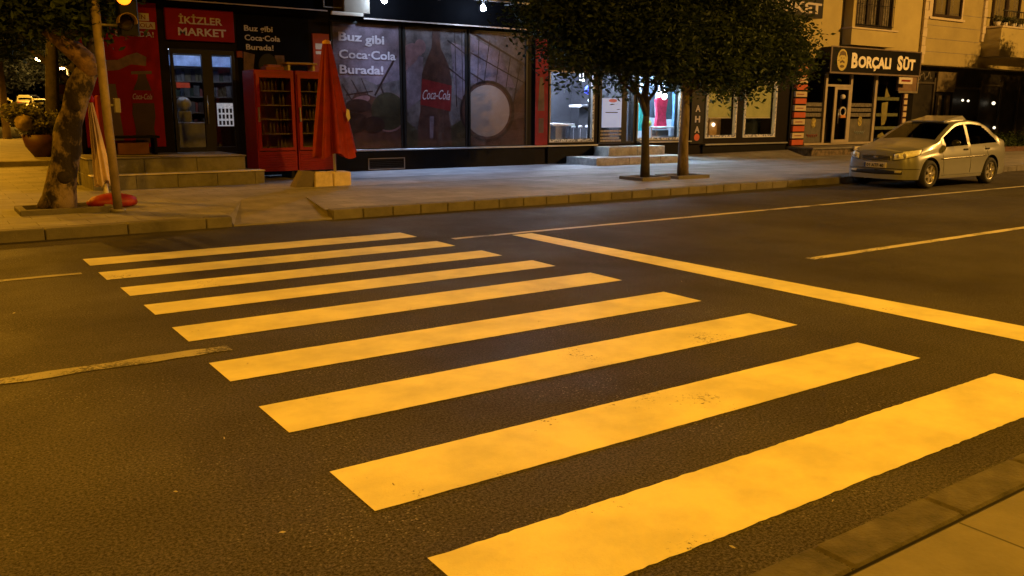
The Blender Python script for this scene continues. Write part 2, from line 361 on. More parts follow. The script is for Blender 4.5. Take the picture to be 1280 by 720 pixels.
# road markings
def marking(name, poly_fn, m, z=.004): pass
def strip(x0, x1, ya, yb, z=.004, xs0=0., xs1=0., jit=.006, seed=0, seg=.12):
    """painted strip with slightly ragged edges; x0/x1 ends, ya < yb sides (functions or numbers)"""
    rr = random.Random(seed); n = max(4, int(abs(x1-x0)/seg)); vs = []; fs = []
    for i in range(n+1):
        t = i/n
        la, lb = (ya(t) if callable(ya) else ya), (yb(t) if callable(yb) else yb)
        xa = x0+xs0*0+(x1-x0)*t; j1 = rr.uniform(-jit, jit); j2 = rr.uniform(-jit, jit)
        vs += [(xa+(xs1*t), la+j1, z), (xa-(0)*t, lb+j2, z)]
    for i in range(n): fs.append((2*i, 2*i+2, 2*i+3, 2*i+1))
    return B().add(vs, fs)
stripes = [(1.36, 5.20, 9.70, 10.18), (1.365, 5.23, 8.79, 9.25), (1.40, 5.31, 7.90, 8.33), (1.42, 5.41, 7.04, 7.46), (1.43, 5.475, 6.07, 6.55),
           (1.40, 5.43, 5.00, 5.46), (1.395, 5.415, 4.00, 4.47), (1.375, 5.345, 2.97, 3.44), (1.37, 5.41, 2.03, 2.52)]
names = ['crosswalk stripe farthest from the camera, nearest the shop kerb', 'second crosswalk stripe out from the shop kerb', 'third crosswalk stripe out from the shop kerb',
         'fourth crosswalk stripe out from the shop kerb', 'middle one of the nine crosswalk stripes', 'fourth crosswalk stripe counted from the near pavement',
         'third crosswalk stripe counted from the near pavement', 'second crosswalk stripe counted from the near pavement', 'nearest and widest looking crosswalk stripe, beside the near kerb']
for i, (x0, x1, y0, y1) in enumerate(stripes):
    o = strip(x0, x1, y0, y1, seed=i, jit=.0018 if i < 8 else .004, seg=.035).obj('crosswalk_stripe', M_PAINT)
    tag(o, 'pale painted '+names[i], 'road marking', 'crosswalk stripes')
b = B(); rr = random.Random(5); n = 70
vs = []
for i in range(n+1):
    y = 1.9+(9.18-1.9)*i/n; off = (y-2.8)/(9.18-2.8)
    vs += [(6.37-.05*off+rr.uniform(-.002, .002), y, .004), (6.84-.20*off+rr.uniform(-.002, .002), y, .004)]
b.add(vs, [(2*i, 2*i+1, 2*i+3, 2*i+2) for i in range(n)])
tag(b.obj('stop_line', M_PAINT), 'broad pale stop line running across the road beside the crosswalk', 'road marking')
tag(strip(5.5, 60, 9.25, 9.36, jit=.008, seed=21).obj('edge_line', M_LINE2), 'long thin edge line on the far lane, right of the crosswalk', 'road marking')
tag(strip(-30, 1.22, 9.24, 9.34, jit=.01, seed=22).obj('edge_line', M_LINE), 'faint thin edge line at the left frame edge by the far stripes', 'road marking')
tag(strip(8.05, 15.2, 5.79, 5.91, jit=.006, seed=23).obj('lane_line', M_LINE2), 'pale lane dash right of the stop line, nearest to it', 'road marking')
tag(strip(-6, 1.62, 5.69, 5.83, jit=.014, seed=24).obj('lane_line', M_LINE), 'worn grainy lane line ending left of the crosswalk', 'road marking')
# litter flecks on the asphalt
rr = random.Random(11)
M_FLECK = mat('litter_fleck', (.5, .46, .40), .8)
for i, (x, y) in enumerate([(1.1, 4.1), (.75, 3.6), (1.55, 3.15), (1.6, 5.3), (2.35, 1.95), (3.0, 1.98), (.5, 7.7), (5.9, 5.7), (1.0, 3.0)]):
    a = rr.random()*3.1; s = .005+.008*rr.random(); b = B()
    pts = [(x+s*k*math.cos(a)+.3*s*math.cos(a+1.6)*e, y+s*k*math.sin(a)+.3*s*math.sin(a+1.6)*e, .006+.004*(k > 0)) for k, e in ((-1, -1), (0, -1.3), (1, -.6), (1.2, .5), (0, 1.2), (-.9, .8))]
    b.add([(p[0], p[1], p[2]) for p in pts]+[(x, y, .013)], [(0, 1, 6), (1, 2, 6), (2, 3, 6), (3, 4, 6), (4, 5, 6), (5, 0, 6)])
    tag(b.obj('litter_scrap', M_FLECK), 'tiny pale scrap of litter lying on the asphalt by the crosswalk', 'litter', 'litter scraps on the asphalt')
# ================================================================== BUILDING 1: dark shop block
Y = 19.5
bd = thing('shop_building', 'long dark clad shop building with market door, window posters and lit showcases', 'building', (14, Y, Z))
def wall_open(x0, x1, z0, z1, ops, y0, y1):
    b = B(); x = x0
    for a, c, d, e in sorted(ops):
        if a > x: b.box(x, a, y0, y1, z0, z1)
        b.box(a, c, y0, y1, z0, d); b.box(a, c, y0, y1, e, z1); x = c
    b.box(x, x1, y0, y1, z0, z1); return b
ops = [(4.62, 6.0, .66, 2.86), (14.65, 16.28, .72, 2.7), (16.46, 17.86, .66, 2.75), (17.95, 19.8, .72, 2.7), (20.92, 22.36, .76, 2.6), (22.72, 24.34, .76, 2.6)]
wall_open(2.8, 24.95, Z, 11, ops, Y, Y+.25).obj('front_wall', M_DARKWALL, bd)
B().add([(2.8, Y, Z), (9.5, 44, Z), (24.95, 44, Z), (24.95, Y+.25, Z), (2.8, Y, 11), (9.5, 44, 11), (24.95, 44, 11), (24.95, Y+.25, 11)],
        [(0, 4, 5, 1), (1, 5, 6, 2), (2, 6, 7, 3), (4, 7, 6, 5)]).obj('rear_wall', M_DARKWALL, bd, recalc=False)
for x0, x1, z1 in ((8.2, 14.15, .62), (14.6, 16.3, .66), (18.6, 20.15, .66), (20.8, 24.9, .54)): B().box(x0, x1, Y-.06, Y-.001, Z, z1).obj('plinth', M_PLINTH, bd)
for x0, x1, z0, z1 in ((8.25, 16.35, .622, .66), (18.0, 20.2, .664, .70), (20.8, 24.9, .542, .585)): B().bbox(x0, x1, Y-.16, Y-.002, z0, z1, .006).obj('window_ledge', M_METAL, bd)
# fascia over the market and over the posters
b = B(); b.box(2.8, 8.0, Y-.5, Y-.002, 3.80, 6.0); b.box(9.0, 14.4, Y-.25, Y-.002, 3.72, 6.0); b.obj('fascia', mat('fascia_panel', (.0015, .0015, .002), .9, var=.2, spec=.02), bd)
b = B(); b.box(2.8, 8.0, Y-.515, Y-.49, 3.775, 3.799); b.box(9.0, 14.4, Y-.27, Y-.24, 3.69, 3.719); b.obj('fascia_trim', mat('worn_trim', (.30, .24, .22), .45, .3), bd)
b = B(); b.box(9.05, 14.9, Y-.89, Y-.85, 4.255, 4.295)
for x in (9.3, 11.0, 13.0, 14.8): b.box(x, x+.04, Y-.85, Y-.25, 4.26, 4.29)
b.obj('lamp_rail', mat('rail_steel', (.25, .25, .27), .4, .6), bd)
# pale boxes above
b = B(); b.bbox(8.35, 9.0, Y-.62, Y-.01, 3.78, 4.7, .02); b.obj('shutter_box', mat('beige_metal', (.12, .09, .06), .5, var=.2), bd)
b = B(); b.bbox(8.02, 8.8, Y-.7, Y-.63, 3.70, 3.77, .01); b.obj('shutter_rail', M_CREAM, bd)
b = B(); b.box(7.9, 8.33, Y-.55, Y-.51, 3.86, 3.875); b.box(7.9, 7.915, Y-.55, Y-.51, 3.876, 4.6); b.obj('cable_trunking', M_GREYMET, bd)
# market door
dr = B(); dr.box(4.64, 4.70, Y-.05, Y+.05, .67, 2.85); dr.box(5.92, 5.98, Y-.05, Y+.05, .67, 2.85); dr.box(5.28, 5.50, Y-.05, Y+.05, .67, 2.85)
dr.box(4.701, 5.279, Y-.05, Y+.05, 2.76, 2.85); dr.box(5.501, 5.919, Y-.05, Y+.05, 2.76, 2.85); dr.box(4.701, 5.279, Y-.05, Y+.05, .67, .79); dr.box(5.501, 5.919, Y-.05, Y+.05, .67, .79)
door = dr.obj('market_door', M_BLACK, bd)
B().box(4.70, 5.28, Y-.01, Y-.002, .79, 2.76).obj('pane', M_GLASS, door); B().box(5.50, 5.92, Y-.01, Y-.002, .79, 2.76).obj('pane', M_GLASS, door)
B().tube([(5.33, Y-.1, 1.3), (5.33, Y-.1, 1.9)], .014).tube([(5.33, Y-.1, 1.35), (5.33, Y-.04, 1.35)], .01).tube([(5.33, Y-.1, 1.85), (5.33, Y-.04, 1.85)], .01).obj('handle', M_METAL, door)
def room(name, x0, x1, y1, z0, z1, m):
    b = B(); y0 = Y+.251
    b.add([(x0, y0, z0), (x1, y0, z0), (x1, y1, z0), (x0, y1, z0), (x0, y0, z1), (x1, y0, z1), (x1, y1, z1), (x0, y1, z1)], [(0, 1, 2, 3), (4, 7, 6, 5), (3, 2, 6, 7), (0, 3, 7, 4), (1, 5, 6, 2)])
    return b.obj(name, m, bd, recalc=False)
room('market_room', 3.9, 7.6, 23.2, .64, 3.1, mat('market_interior', (.16, .14, .13), .7, var=.3))
room('showroom', 14.4, 17.9, 22.6, .64, 3.0, mat('showroom_interior', (.035, .035, .045), .6, var=.2))
room('boutique_room', 17.94, 20.65, 21.6, .64, 3.0, mat('boutique_interior', (.5, .52, .60), .6, var=.2))
room('side_room', 20.7, 25.3, 22.5, .64, 2.9, mat('side_interior', (.35, .27, .15), .7, var=.2))
# showcase windows
def window(x0, x1, z0, z1, fm, t=.07, gl=True, name='shop_window'):
    b = B(); b.box(x0, x0+t, Y-.04, Y+.08, z0, z1); b.box(x1-t, x1, Y-.04, Y+.08, z0, z1); b.box(x0+t, x1-t, Y-.04, Y+.08, z0, z0+t); b.box(x0+t, x1-t, Y-.04, Y+.08, z1-t, z1)
    o = b.obj(name, fm, bd)
    if gl: B().box(x0+t, x1-t, Y+.01, Y+.018, z0+t, z1-t).obj('pane', M_GLASS, o)
    return o
M_WARMFR = mat('lit_led_frame', (.5, .47, .38), .5, emit=(1, .70, .30), estr=.10)
for (a, c, d, e) in (ops[1], ops[3]):
    window(a+.002, c-.002, d+.002, e-.002, M_GREYMET, .045)
for (a, c, d, e) in ops[4:]:
    window(a+.002, c-.002, d+.002, e-.002, M_WARMFR, .06)
# beaded LED strings round the warm frames
M_LED = mat('led_beads', (.10, .08, .05), .5, var=.5, scale=16, col2=(.55, .50, .38), hard=.04, emit=(1, .9, .65), estr=.05)
for n_, (a, c, d, e) in enumerate((ops[1], ops[3], ops[4], ops[5])):
    b = B().box(a+.02, c-.02, Y-.0425, Y-.0405, d+.025, d+.095).box(c-.075, c-.02, Y-.0425, Y-.0405, d+.095, e-.1)
    if n_ > 1: b.box(a+.02, a+.075, Y-.0425, Y-.0405, d+.095, e-.1)
    b.obj('led_string', M_LED, bd)
# shop two door: notice pane and narrow pane
w2 = window(16.47, 17.40, .67, 2.74, M_BLACK, .08, name='shop_door')
B().box(17.402, 17.48, Y-.04, Y+.08, .67, 2.74).obj('door_post', M_BLACK, w2)
window(17.482, 17.85, .67, 2.74, M_BLACK, .05)
# ------------------------------------------------ posters (flat window graphics, real flat objects)
M_P1 = mat('poster_mauve', (0.195, 0.145, 0.170), .22, var=.5, scale=2.2, col2=(.26, .20, .24), coat=.3)
M_P2 = mat('poster_grey', (0.126, 0.101, 0.099), .22, var=.5, scale=2.5, col2=(.22, .185, .185), coat=.3)
M_PD = mat('poster_dark_brown', (0.037, 0.020, 0.018), .3, var=.4, scale=5, coat=.2)
M_PB = mat('poster_brown', (0.082, 0.040, 0.032), .3, var=.4, scale=4, coat=.2)
M_PR = mat('poster_red', (0.202, 0.023, 0.023), .3, var=.2, scale=4)
M_PS = mat('poster_skin', (0.215, 0.120, 0.126), .3, var=.3, scale=5)
M_PC = mat('poster_cream', (0.341, 0.277, 0.240), .3, var=.1, scale=1.5)
M_PO = mat('poster_olive', (0.050, 0.043, 0.025), .3, var=.4, scale=4)
def poster(x0, x1, m, label):
    p = thing('window_poster', label, 'poster', ((x0+x1)/2, Y-.03, .68), 'drink posters filling the three shop windows')
    b = B(); t = .05; z0, z1 = .68, 3.60
    b.box(x0-t, x0, Y-.05, Y-.002, z0-.02, z1+.05); b.box(x1, x1+t, Y-.05, Y-.002, z0-.02, z1+.05); b.box(x0, x1, Y-.05, Y-.002, z1, z1+.05); b.box(x0, x1, Y-.05, Y-.002, z0-.02, z0)
    b.obj('frame', M_BLACK, p)
    B().box(x0, x1, Y-.02, Y-.003, z0, z1).obj('sheet', m, p); B().box(x0, x1, Y-.047, Y-.043, z0, z1).obj('pane', glass('poster_glass', (.93, .93, .95), 1.0), p)
    return p
def clipx(poly, x0, x1, z0=.69, z1=3.59):
    def cl(P, ins, isec):
        o = []
        for i in range(len(P)):
            a, c = P[i-1], P[i]
            if ins(c):
                if not ins(a): o.append(isec(a, c))
                o.append(c)
            elif ins(a): o.append(isec(a, c))
        return o
    ix = lambda X: (lambda a, c: (X, a[1]+(c[1]-a[1])*(X-a[0])/(c[0]-a[0])))
    iz = lambda q: (lambda a, c: (a[0]+(c[0]-a[0])*(q-a[1])/(c[1]-a[1]), q))
    P = cl(poly, lambda p: p[0] >= x0, ix(x0)); P = cl(P, lambda p: p[0] <= x1, ix(x1)) if P else P
    P = cl(P, lambda p: p[1] >= z0, iz(z0)) if P else P; P = cl(P, lambda p: p[1] <= z1, iz(z1)) if P else P
    return P
LAY = [0]
def art(par_, name, m, polys, x0, x1):
    LAY[0] += 1; y1 = Y-.02-.0006; y0 = y1-.0012-.0012*(LAY[0] % 9); b = B()
    for k_, q in enumerate(polys):
        c = clipx(q, x0, x1)
        if len(c) > 2: b.prism(c, y0-.00013*k_, y1)
    if b.v: return b.obj(name, m, par_)
def seg(x0, z0, x1, z1, t):
    d = math.hypot(x1-x0, z1-z0); nx, nz = -(z1-z0)/d*t/2, (x1-x0)/d*t/2
    return [(x0+nx, z0+nz), (x1+nx, z1+nz), (x1-nx, z1-nz), (x0-nx, z0-nz)]
PA, PBX, PCX = (8.30, 10.03), (10.19, 11.91), (12.07, 13.84)
pa = poster(*PA, M_P1, 'left window poster with large white slogan and dark pan, behind the red parasol')
pb = poster(*PBX, M_P2, 'middle window poster of a big cola bottle')
pc = poster(*PCX, M_P2, 'right window poster with big cream round plate on a grid')
LAY[0] = 0
art(pa, 'picture_ground', M_P2, [[(8.3, .68), (10.1, .68), (10.1, 2.35), (9.4, 2.2), (8.9, 2.4), (8.3, 2.3)]], *PA)
art(pa, 'picture_shade', M_PB, [[(8.3, .68), (10.1, .68), (10.1, 1.5), (9.4, 1.9), (8.9, 2.05), (8.6, 1.7), (8.3, 1.3)]], *PA)
art(pa, 'picture_line', M_PD, [seg(8.5, 2.2, 8.95, 1.5, .025), seg(8.75, 2.3, 9.1, 1.7, .025), seg(9.0, 2.35, 9.2, 1.9, .02), seg(9.75, 2.6, 9.35, 1.95, .045), seg(9.95, 2.9, 9.5, 2.2, .05), seg(9.5, 2.2, 9.62, 1.9, .04), seg(8.6, 1.95, 9.3, 2.05, .03)], *PA)
art(pa, 'picture_rim', M_PS, [ell(9.72, 1.55, .47, .48), ell(8.95, 1.82, .28, .10, rot=.3)], *PA)
art(pa, 'picture_pan', M_PO, [ell(9.70, 1.57, .46, .46), ], *PA)
art(pa, 'picture_food', M_PD, [ell(8.9, 1.7, .33, .16), ell(8.75, 1.3, .4, .25), ell(9.3, 1.25, .3, .2)], *PA)
textmesh('Buz', 8.45, 3.20, .20, .60, Y-.036, bold=.025).obj('lettering', mat('poster_letter', (0.529, 0.479, 0.504), .4, var=.05), pa)
textmesh('gibi', 9.13, 3.16, .20, .50, Y-.036, bold=.03).obj('lettering', MATS['poster_letter'], pa)
textmesh('Coca·Cola', 8.45, 2.80, .20, 1.48, Y-.036, bold=.02).obj('lettering', MATS['poster_letter'], pa)
textmesh('Burada!', 8.45, 2.45, .20, 1.14, Y-.036, bold=.025).obj('lettering', MATS['poster_letter'], pa)
LAY[0] = 0
art(pb, 'picture_ground', M_P1, [[(10.2, 3.0), (10.7, 2.9), (10.65, 1.9), (10.2, 1.6)], [(11.5, 3.3), (11.95, 3.2), (11.95, 1.8), (11.6, 2.0)]], *PBX)
art(pb, 'picture_shade', M_PO, [[(10.2, .68), (11.95, .68), (11.95, 1.45), (11.5, 1.2), (10.9, 1.3), (10.5, 1.1), (10.2, 1.35)]], *PBX)
art(pb, 'picture_line', M_PD, [seg(11.4, 3.35, 12.2, 2.85, .03), seg(11.3, 2.75, 12.3, 2.1, .03), seg(11.62, 3.6, 11.66, 1.7, .02), seg(11.82, 3.6, 11.86, 1.7, .02), seg(10.2, 2.75, 10.55, 3.0, .05)], *PBX)
art(pb, 'picture_hand', M_PS, [ell(10.38, 3.02, .24, .2, rot=.3), ell(10.62, 3.15, .16, .18), ell(10.3, 2.84, .14, .09, rot=.5), ell(10.55, 3.0, .12, .05, rot=-.4), ell(10.5, 3.12, .13, .05, rot=.1), [(10.2, 2.55), (10.55, 2.85), (10.5, 2.95), (10.2, 2.7)]], *PBX)
art(pb, 'picture_bottle', M_PB, [[(10.98, 3.58), (11.18, 3.58), (11.2, 3.15), (11.42, 2.75), (11.52, 2.35), (11.50, 1.9), (11.42, 1.55), (11.48, 1.1), (11.50, .68), (10.5, .68), (10.52, 1.2), (10.60, 1.6), (10.62, 2.0), (10.66, 2.5), (10.80, 2.85), (10.95, 3.15)]], *PBX)
art(pb, 'picture_highlight', M_P1, [[(10.86, 1.45), (10.98, 1.45), (10.95, .9), (10.85, .9)]], *PBX)
art(pb, 'bottle_band', M_PR, [[(10.655, 2.38), (11.515, 2.22), (11.47, 1.58), (10.60, 1.74)]], *PBX)
textmesh('Coca-Cola', 10.66, 1.86, .25, .80, Y-.036, shear=.45, bold=-.002, arc=.02).obj('lettering', MATS['poster_letter'], pb)
LAY[0] = 0
art(pc, 'picture_ground', M_P1, [[(12.05, 3.5), (13.0, 3.1), (13.5, 2.2), (12.05, 2.3)]], *PCX)
art(pc, 'picture_shade', M_PB, [[(13.9, .68), (12.05, .68), (12.05, 1.1), (13.2, 1.0), (13.5, 2.0), (13.9, 2.5)]], *PCX)
art(pc, 'picture_line', M_PD, [seg(12.0, 3.62, 13.95, 2.75, .05), seg(12.0, 3.1, 13.9, 2.3, .03), seg(12.0, 2.6, 12.7, 2.25, .03), seg(12.35, 3.5, 12.30, 2.2, .02), seg(12.68, 3.4, 12.50, 2.3, .02), seg(13.0, 3.2, 12.85, 2.1, .02), seg(13.35, 3.05, 13.15, 1.9, .02), seg(13.7, 3.0, 13.4, 1.6, .02)], *PCX)
art(pc, 'plate_shadow', M_PD, [ell(12.62, 1.58, .86, .80)], *PCX)
art(pb, 'plate_shadow', M_PD, [ell(12.62, 1.58, .86, .80)], *PBX)
art(pc, 'plate_rim', M_PB, [ell(12.60, 1.58, .78, .73)], *PCX)
art(pb, 'plate_rim', M_PB, [ell(12.60, 1.58, .78, .73)], *PBX)
art(pc, 'plate', M_PC, [ell(12.60, 1.59, .71, .67, 48)], *PCX)
art(pb, 'plate', MATS['poster_cream'], [ell(12.60, 1.59, .71, .67, 48)], *PBX)
art(pc, 'picture_flower', M_PC, [ell(12.50+.14*math.cos(a), .82+.10*math.sin(a), .075, .07, 14) for a in (0, .9, 1.8, 2.7, 3.4)], *PCX)
# red drink panel beside the door
ad = thing('drink_advert', 'tall red drink advertisement panel with bottle left of the market door', 'advert', (3.65, Y, .82))
B().box(2.90, 4.42, Y-.05, Y-.002, .82, 3.74).obj('board', M_RED, ad)
y0 = Y-.058
B().box(4.02, 4.27, y0, Y-.0505, 3.38, 3.53).obj('word_strip', M_CREAM, ad); B().box(3.55, 4.38, y0, Y-.0505, 3.22, 3.36).obj('word_strip', M_CREAM, ad)
textmesh('İN', 4.06, 3.41, .09, .14, y0-.004, .003).obj('lettering', M_PR, ad)
textmesh('COCA-COLA', 3.58, 3.25, .085, .76, y0-.004, .003).obj('lettering', M_PR, ad)
textmesh('BURADA!', 3.60, 3.06, .11, .74, y0, .006).obj('lettering', M_WHITE, ad)
b = B(); b.prism([(3.98, 2.35), (4.12, 2.35), (4.14, 2.2), (4.24, 1.9), (4.25, 1.45), (4.20, 1.2), (4.25, .9), (3.82, .9), (3.84, 1.2), (3.80, 1.5), (3.84, 1.95), (3.95, 2.2)], y0, Y-.0505); b.obj('bottle_picture', mat('bottle_brown', (.05, .018, .012), .3), ad)
b = B(); b.prism([(3.84, 1.98), (4.22, 1.98), (4.25, 1.72), (3.80, 1.72)], y0-.003, y0-.0005); b.obj('bottle_label', M_SIGNRED, ad)
textmesh('Coca-Cola', 3.83, 1.80, .12, .38, y0-.008, .003, shear=.4, bold=0).obj('lettering', M_WHITE, ad)
b = B()
b.prism([(2.95, 2.32), (3.6, 2.38), (3.85, 2.5), (4.14, 2.48), (4.16, 2.66), (3.98, 2.74), (3.8, 2.68), (3.6, 2.58), (2.95, 2.55)], y0-.002, Y-.0505)
b.obj('hand_picture', mat('hand_tan', (.19, .10, .06), .4, var=.35, scale=6), ad)
b = B(); b.prism([(3.36, 2.1), (3.52, 2.1), (3.6, .95), (3.38, .95)], y0, Y-.0505); b.prism([(3.84, 2.30), (4.24, 2.32), (4.24, 2.38), (3.84, 2.36)], y0-.004, Y-.0505); b.obj('glass_picture', mat('dull_gold', (.12, .07, .03), .4), ad)
b = B(); b.box(2.98, 3.30, Y-.058, Y-.0505, 2.92, 3.14); b.obj('small_notice', mat('notice_tan', (.14, .07, .045), .5, var=.3), ad)
B().box(3.0, 3.28, y0-.004, y0-.0005, 3.04, 3.10).obj('word_strip', M_PS, ad); B().box(3.0, 3.25, y0-.004, y0-.0005, 2.95, 3.01).obj('word_strip', M_PS, ad)
# bench with box under the panel
bn = thing('low_bench', 'low dark bench with a cardboard box under the red panel', 'bench', (3.7, 19.0, .69))
B().bbox(3.15, 4.15, 18.75, 19.2, 1.02, 1.07, .01).obj('seat', M_PLINTH, bn)
for x in (3.2, 4.05): B().box(x, x+.05, 18.8, 19.15, .695, 1.019).obj('leg', M_PLINTH, bn)
tag(B().bbox(3.35, 3.95, 18.85, 19.1, .70, .93, .01).obj('cardboard_box', mat('carton', (.28, .12, .06), .8, var=.3)), 'small reddish carton standing under the low bench', 'box')
# market sign
sg = thing('market_sign', 'red sign reading İKİZLER MARKET above the market door', 'sign', (5.29, Y, 3.03))
B().bbox(4.58, 6.00, Y-.10, Y-.002, 3.03, 3.68, .008).obj('board', M_SIGNRED, sg)
textmesh('İKİZLER', 4.85, 3.37, .15, .90, Y-.112, .01, bold=.02).obj('lettering', M_WHITE, sg)
textmesh('MARKET', 4.82, 3.13, .16, 1.0, Y-.112, .01, bold=.02).obj('lettering', M_WHITE, sg)
# dark slogan poster over the fridges
dp = thing('slogan_poster', 'dark poster with small cream slogan above the drinks fridges', 'poster', (7, Y, 1.9))
B().box(6.08, 7.72, Y-.03, Y-.002, 1.6, 3.66).obj('sheet', mat('dark_poster', (.003, .0025, .0025), .6, var=.3, spec=.05), dp)
textmesh('Buz gibi', 6.24, 3.30, .12, .64, Y-.037, .005, bold=.02).obj('lettering', M_CREAM, dp)
textmesh('Coca·Cola', 6.24, 3.10, .12, .80, Y-.037, .005, bold=.02).obj('lettering', M_CREAM, dp)
textmesh('Burada!', 6.26, 2.90, .12, .62, Y-.037, .005, bold=.02).obj('lettering', M_CREAM, dp)
b = B(); b.prism([(6.2, 2.85), (6.45, 2.8), (6.4, 2.5), (6.6, 2.3), (6.55, 1.9), (6.15, 1.9)], Y-.036, Y-.0305); b.prism([(6.9, 2.8), (7.12, 2.8), (7.12, 2.35), (6.9, 2.35)], Y-.036, Y-.0305); b.obj('hand_picture', mat('print_brown', (.11, .05, .03), .5, var=.4, scale=8), dp)
b = B(); b.prism(ell(6.74, 2.55, .22, .28), Y-.038, Y-.0365); b.obj('glass_picture', M_BLACK, dp)
b = B(); b.prism([(6.95, 2.72), (7.07, 2.72), (7.08, 2.45), (6.94, 2.45)], Y-.039, Y-.0365); b.obj('bottle_picture', M_PB, dp)
# small red call sign
tag(B().bbox(6.03, 6.16, Y-.09, Y-.035, 2.72, 2.86, .01).obj('alarm_box', M_PR), 'small red square box on the wall beside the market sign', 'box')
vp = thing('vertical_sign', 'narrow orange red sign panel behind the red parasol tip', 'sign', (7.98, Y, 2.3))
B().box(7.80, 8.20, Y-.07, Y-.002, 2.30, 3.32).obj('board', mat('orange_red', (.30, .03, .010), .4), vp)
B().box(7.86, 8.12, Y-.075, Y-.0705, 2.97, 3.10).obj('word_strip', M_CREAM, vp); B().box(7.86, 8.08, Y-.075, Y-.0705, 2.86, 2.93).obj('word_strip', M_CREAM, vp)
rp = thing('red_banner', 'narrow tall red banner with bottle print at the end of the posters', 'banner', (14.35, Y, .6))
B().box(14.14, 14.56, Y-.085, Y-.062, .62, 3.5).obj('sheet', M_REDFAB, rp)
b = B(); b.prism([(14.28, 2.5), (14.38, 2.5), (14.42, 2.2), (14.44, 1.6), (14.22, 1.6), (14.25, 2.2)], Y-.09, Y-.0855); b.prism([(14.25, 1.4), (14.42, 1.4), (14.42, 1.0), (14.25, 1.0)], Y-.09, Y-.0855); b.obj('bottle_picture', M_PB, rp)
# vent frame
vf = thing('wall_vent', 'low rectangular vent frame in the plinth under the posters', 'vent', (9.55, Y-.06, .17))
b = B(); x0, x1, z0, z1 = 9.1, 10.1, .16, .44
b.box(x0, x1, Y-.085, Y-.061, z1-.02, z1); b.box(x0, x1, Y-.085, Y-.061, z0, z0+.02); b.box(x0, x0+.02, Y-.085, Y-.061, z0+.02, z1-.02); b.box(x1-.02, x1, Y-.085, Y-.061, z0+.02, z1-.02); b.obj('frame', M_GREYMET, vf)
b = B()
for i in range(5): b.box(x0+.022, x1-.022, Y-.075, Y-.062, z0+.035+i*.045, z0+.055+i*.045)
b.obj('slats', M_BLACK, vf)
# sign with vertical letters
vs_ = thing('letter_sign', 'black upright sign with white letters A H A between lit windows', 'sign', (20.45, Y, .6))
B().box(20.18, 20.74, Y-.10, Y-.002, .60, 2.7).obj('board', M_BLACK, vs_)
for ch, z in (('A', 1.60), ('H', 1.27), ('A', .95)): textmesh(ch, 20.35, z, .20, .22, Y-.108, .006, bold=.03).obj('lettering', M_WHITE, vs_)
b = B(); b.prism(ell(20.46, .80, .12, .11, 20), Y-.108, Y-.101); b.obj('red_dot', mat('coral_dot', (.6, .10, .04), .5), vs_)
# MARKET fascia on the right end
mk = thing('long_fascia_sign', 'dark fascia board ending in the word MARKET behind the tree crown', 'sign', (23, Y, 4.7))
B().bbox(14.6, 25.95, Y-.42, Y-.002, 4.72, 6.0, .01).obj('board', M_BLACK, mk)
textmesh('MARKET', 22.75, 4.86, .34, 3.1, Y-.432, .012, bold=.03).obj('lettering', M_WHITE, mk)
# wall lamps: the two white bulbs
for i, (x, lab) in enumerate(((9.26, 'left one of the two bright white bulbs over the posters'), (11.95, 'right one of the two bright white bulbs over the posters'))):
    l = thing('wall_lamp', lab, 'lamp', (x, Y-.85, 4.08), 'white bulbs above the window posters')
    B().tube([(x, Y-.85, 4.25), (x, Y-.85, 4.15)], .03).obj('socket', M_GREYMET, l)
    B().blob((x, Y-.85, 4.08), .065, .065, .075).obj('bulb', mat('white_bulb', (.9, .9, .9), .4, emit=(.55, .74, 1), estr=560), l)
def tube_lamp(x0, x1, y, z, label, col, e):
    t = thing('ceiling_tube', label, 'ceiling light', ((x0+x1)/2, y, z))
    B().box(x0, x1, y-.06, y+.06, z+.03, z+.08).obj('housing', M_GREYMET, t)
    B().tube([(x0+.03, y, z), (x1-.03, y, z)], .028, 8).obj('tube', mat('tube_lit_'+label.split()[0], (.9, .9, .9), .5, emit=col, estr=e), t)
tube_lamp(14.8, 17.2, 21.2, 2.85, 'cool white ceiling tube of the left showcase room', (.66, .80, 1), 800)
tube_lamp(18.1, 19.9, 20.2, 2.85, 'bright white ceiling tube over the hanging garments', (.58, .84, 1), 900)
tube_lamp(21.2, 24.2, 21.0, 2.80, 'warm ceiling tube over the side room windows', (1, .62, .18), 70)
tube_lamp(4.6, 6.8, 21.3, 2.98, 'dim ceiling tube inside the market', (.72, .80, 1), 15)
for x in (9.26, 11.95): spot('bulb_light', (x, Y-.85, 3.97), (x+.5, Y-1.3, 0), 330, (.45, .64, 1), 104, .8, .05)
# ---- market interior
mi = thing('goods_shelf', 'crowded goods shelf seen through the market door', 'shelf', (5.6, 22.5, .65))
b = B()
for z in (.72, 1.12, 1.5, 1.88, 2.25): b.box(4.2, 7.2, 22.2, 22.7, z, z+.03)
b.obj('boards', M_GREYMET, mi)
rr = random.Random(2); cols = [(.20, .06, .05), (.12, .12, .12), (.05, .07, .11), (.13, .11, .06), (.05, .08, .06), (.17, .17, .18), (.06, .05, .05)]
goods = [B() for _ in cols]
for z in (.75, 1.15, 1.53, 1.91, 2.28):
    x = 4.25
    while x < 7.1:
        w_ = .06+.12*rr.random(); goods[rr.randrange(len(cols))].box(x, x+w_-.01, 22.24, 22.5, z, z+.14+.16*rr.random()); x += w_
for i, g in enumerate(goods): g.obj('goods', mat('goods_%s' % 'abcdefg'[i], cols[i], .5), mi)
tag(B().bbox(4.75, 5.75, 20.9, 21.4, .65, 1.30, .02).obj('shop_counter', mat('counter_grey', (.42, .45, .52), .5)), 'low grey counter inside the market door', 'counter')
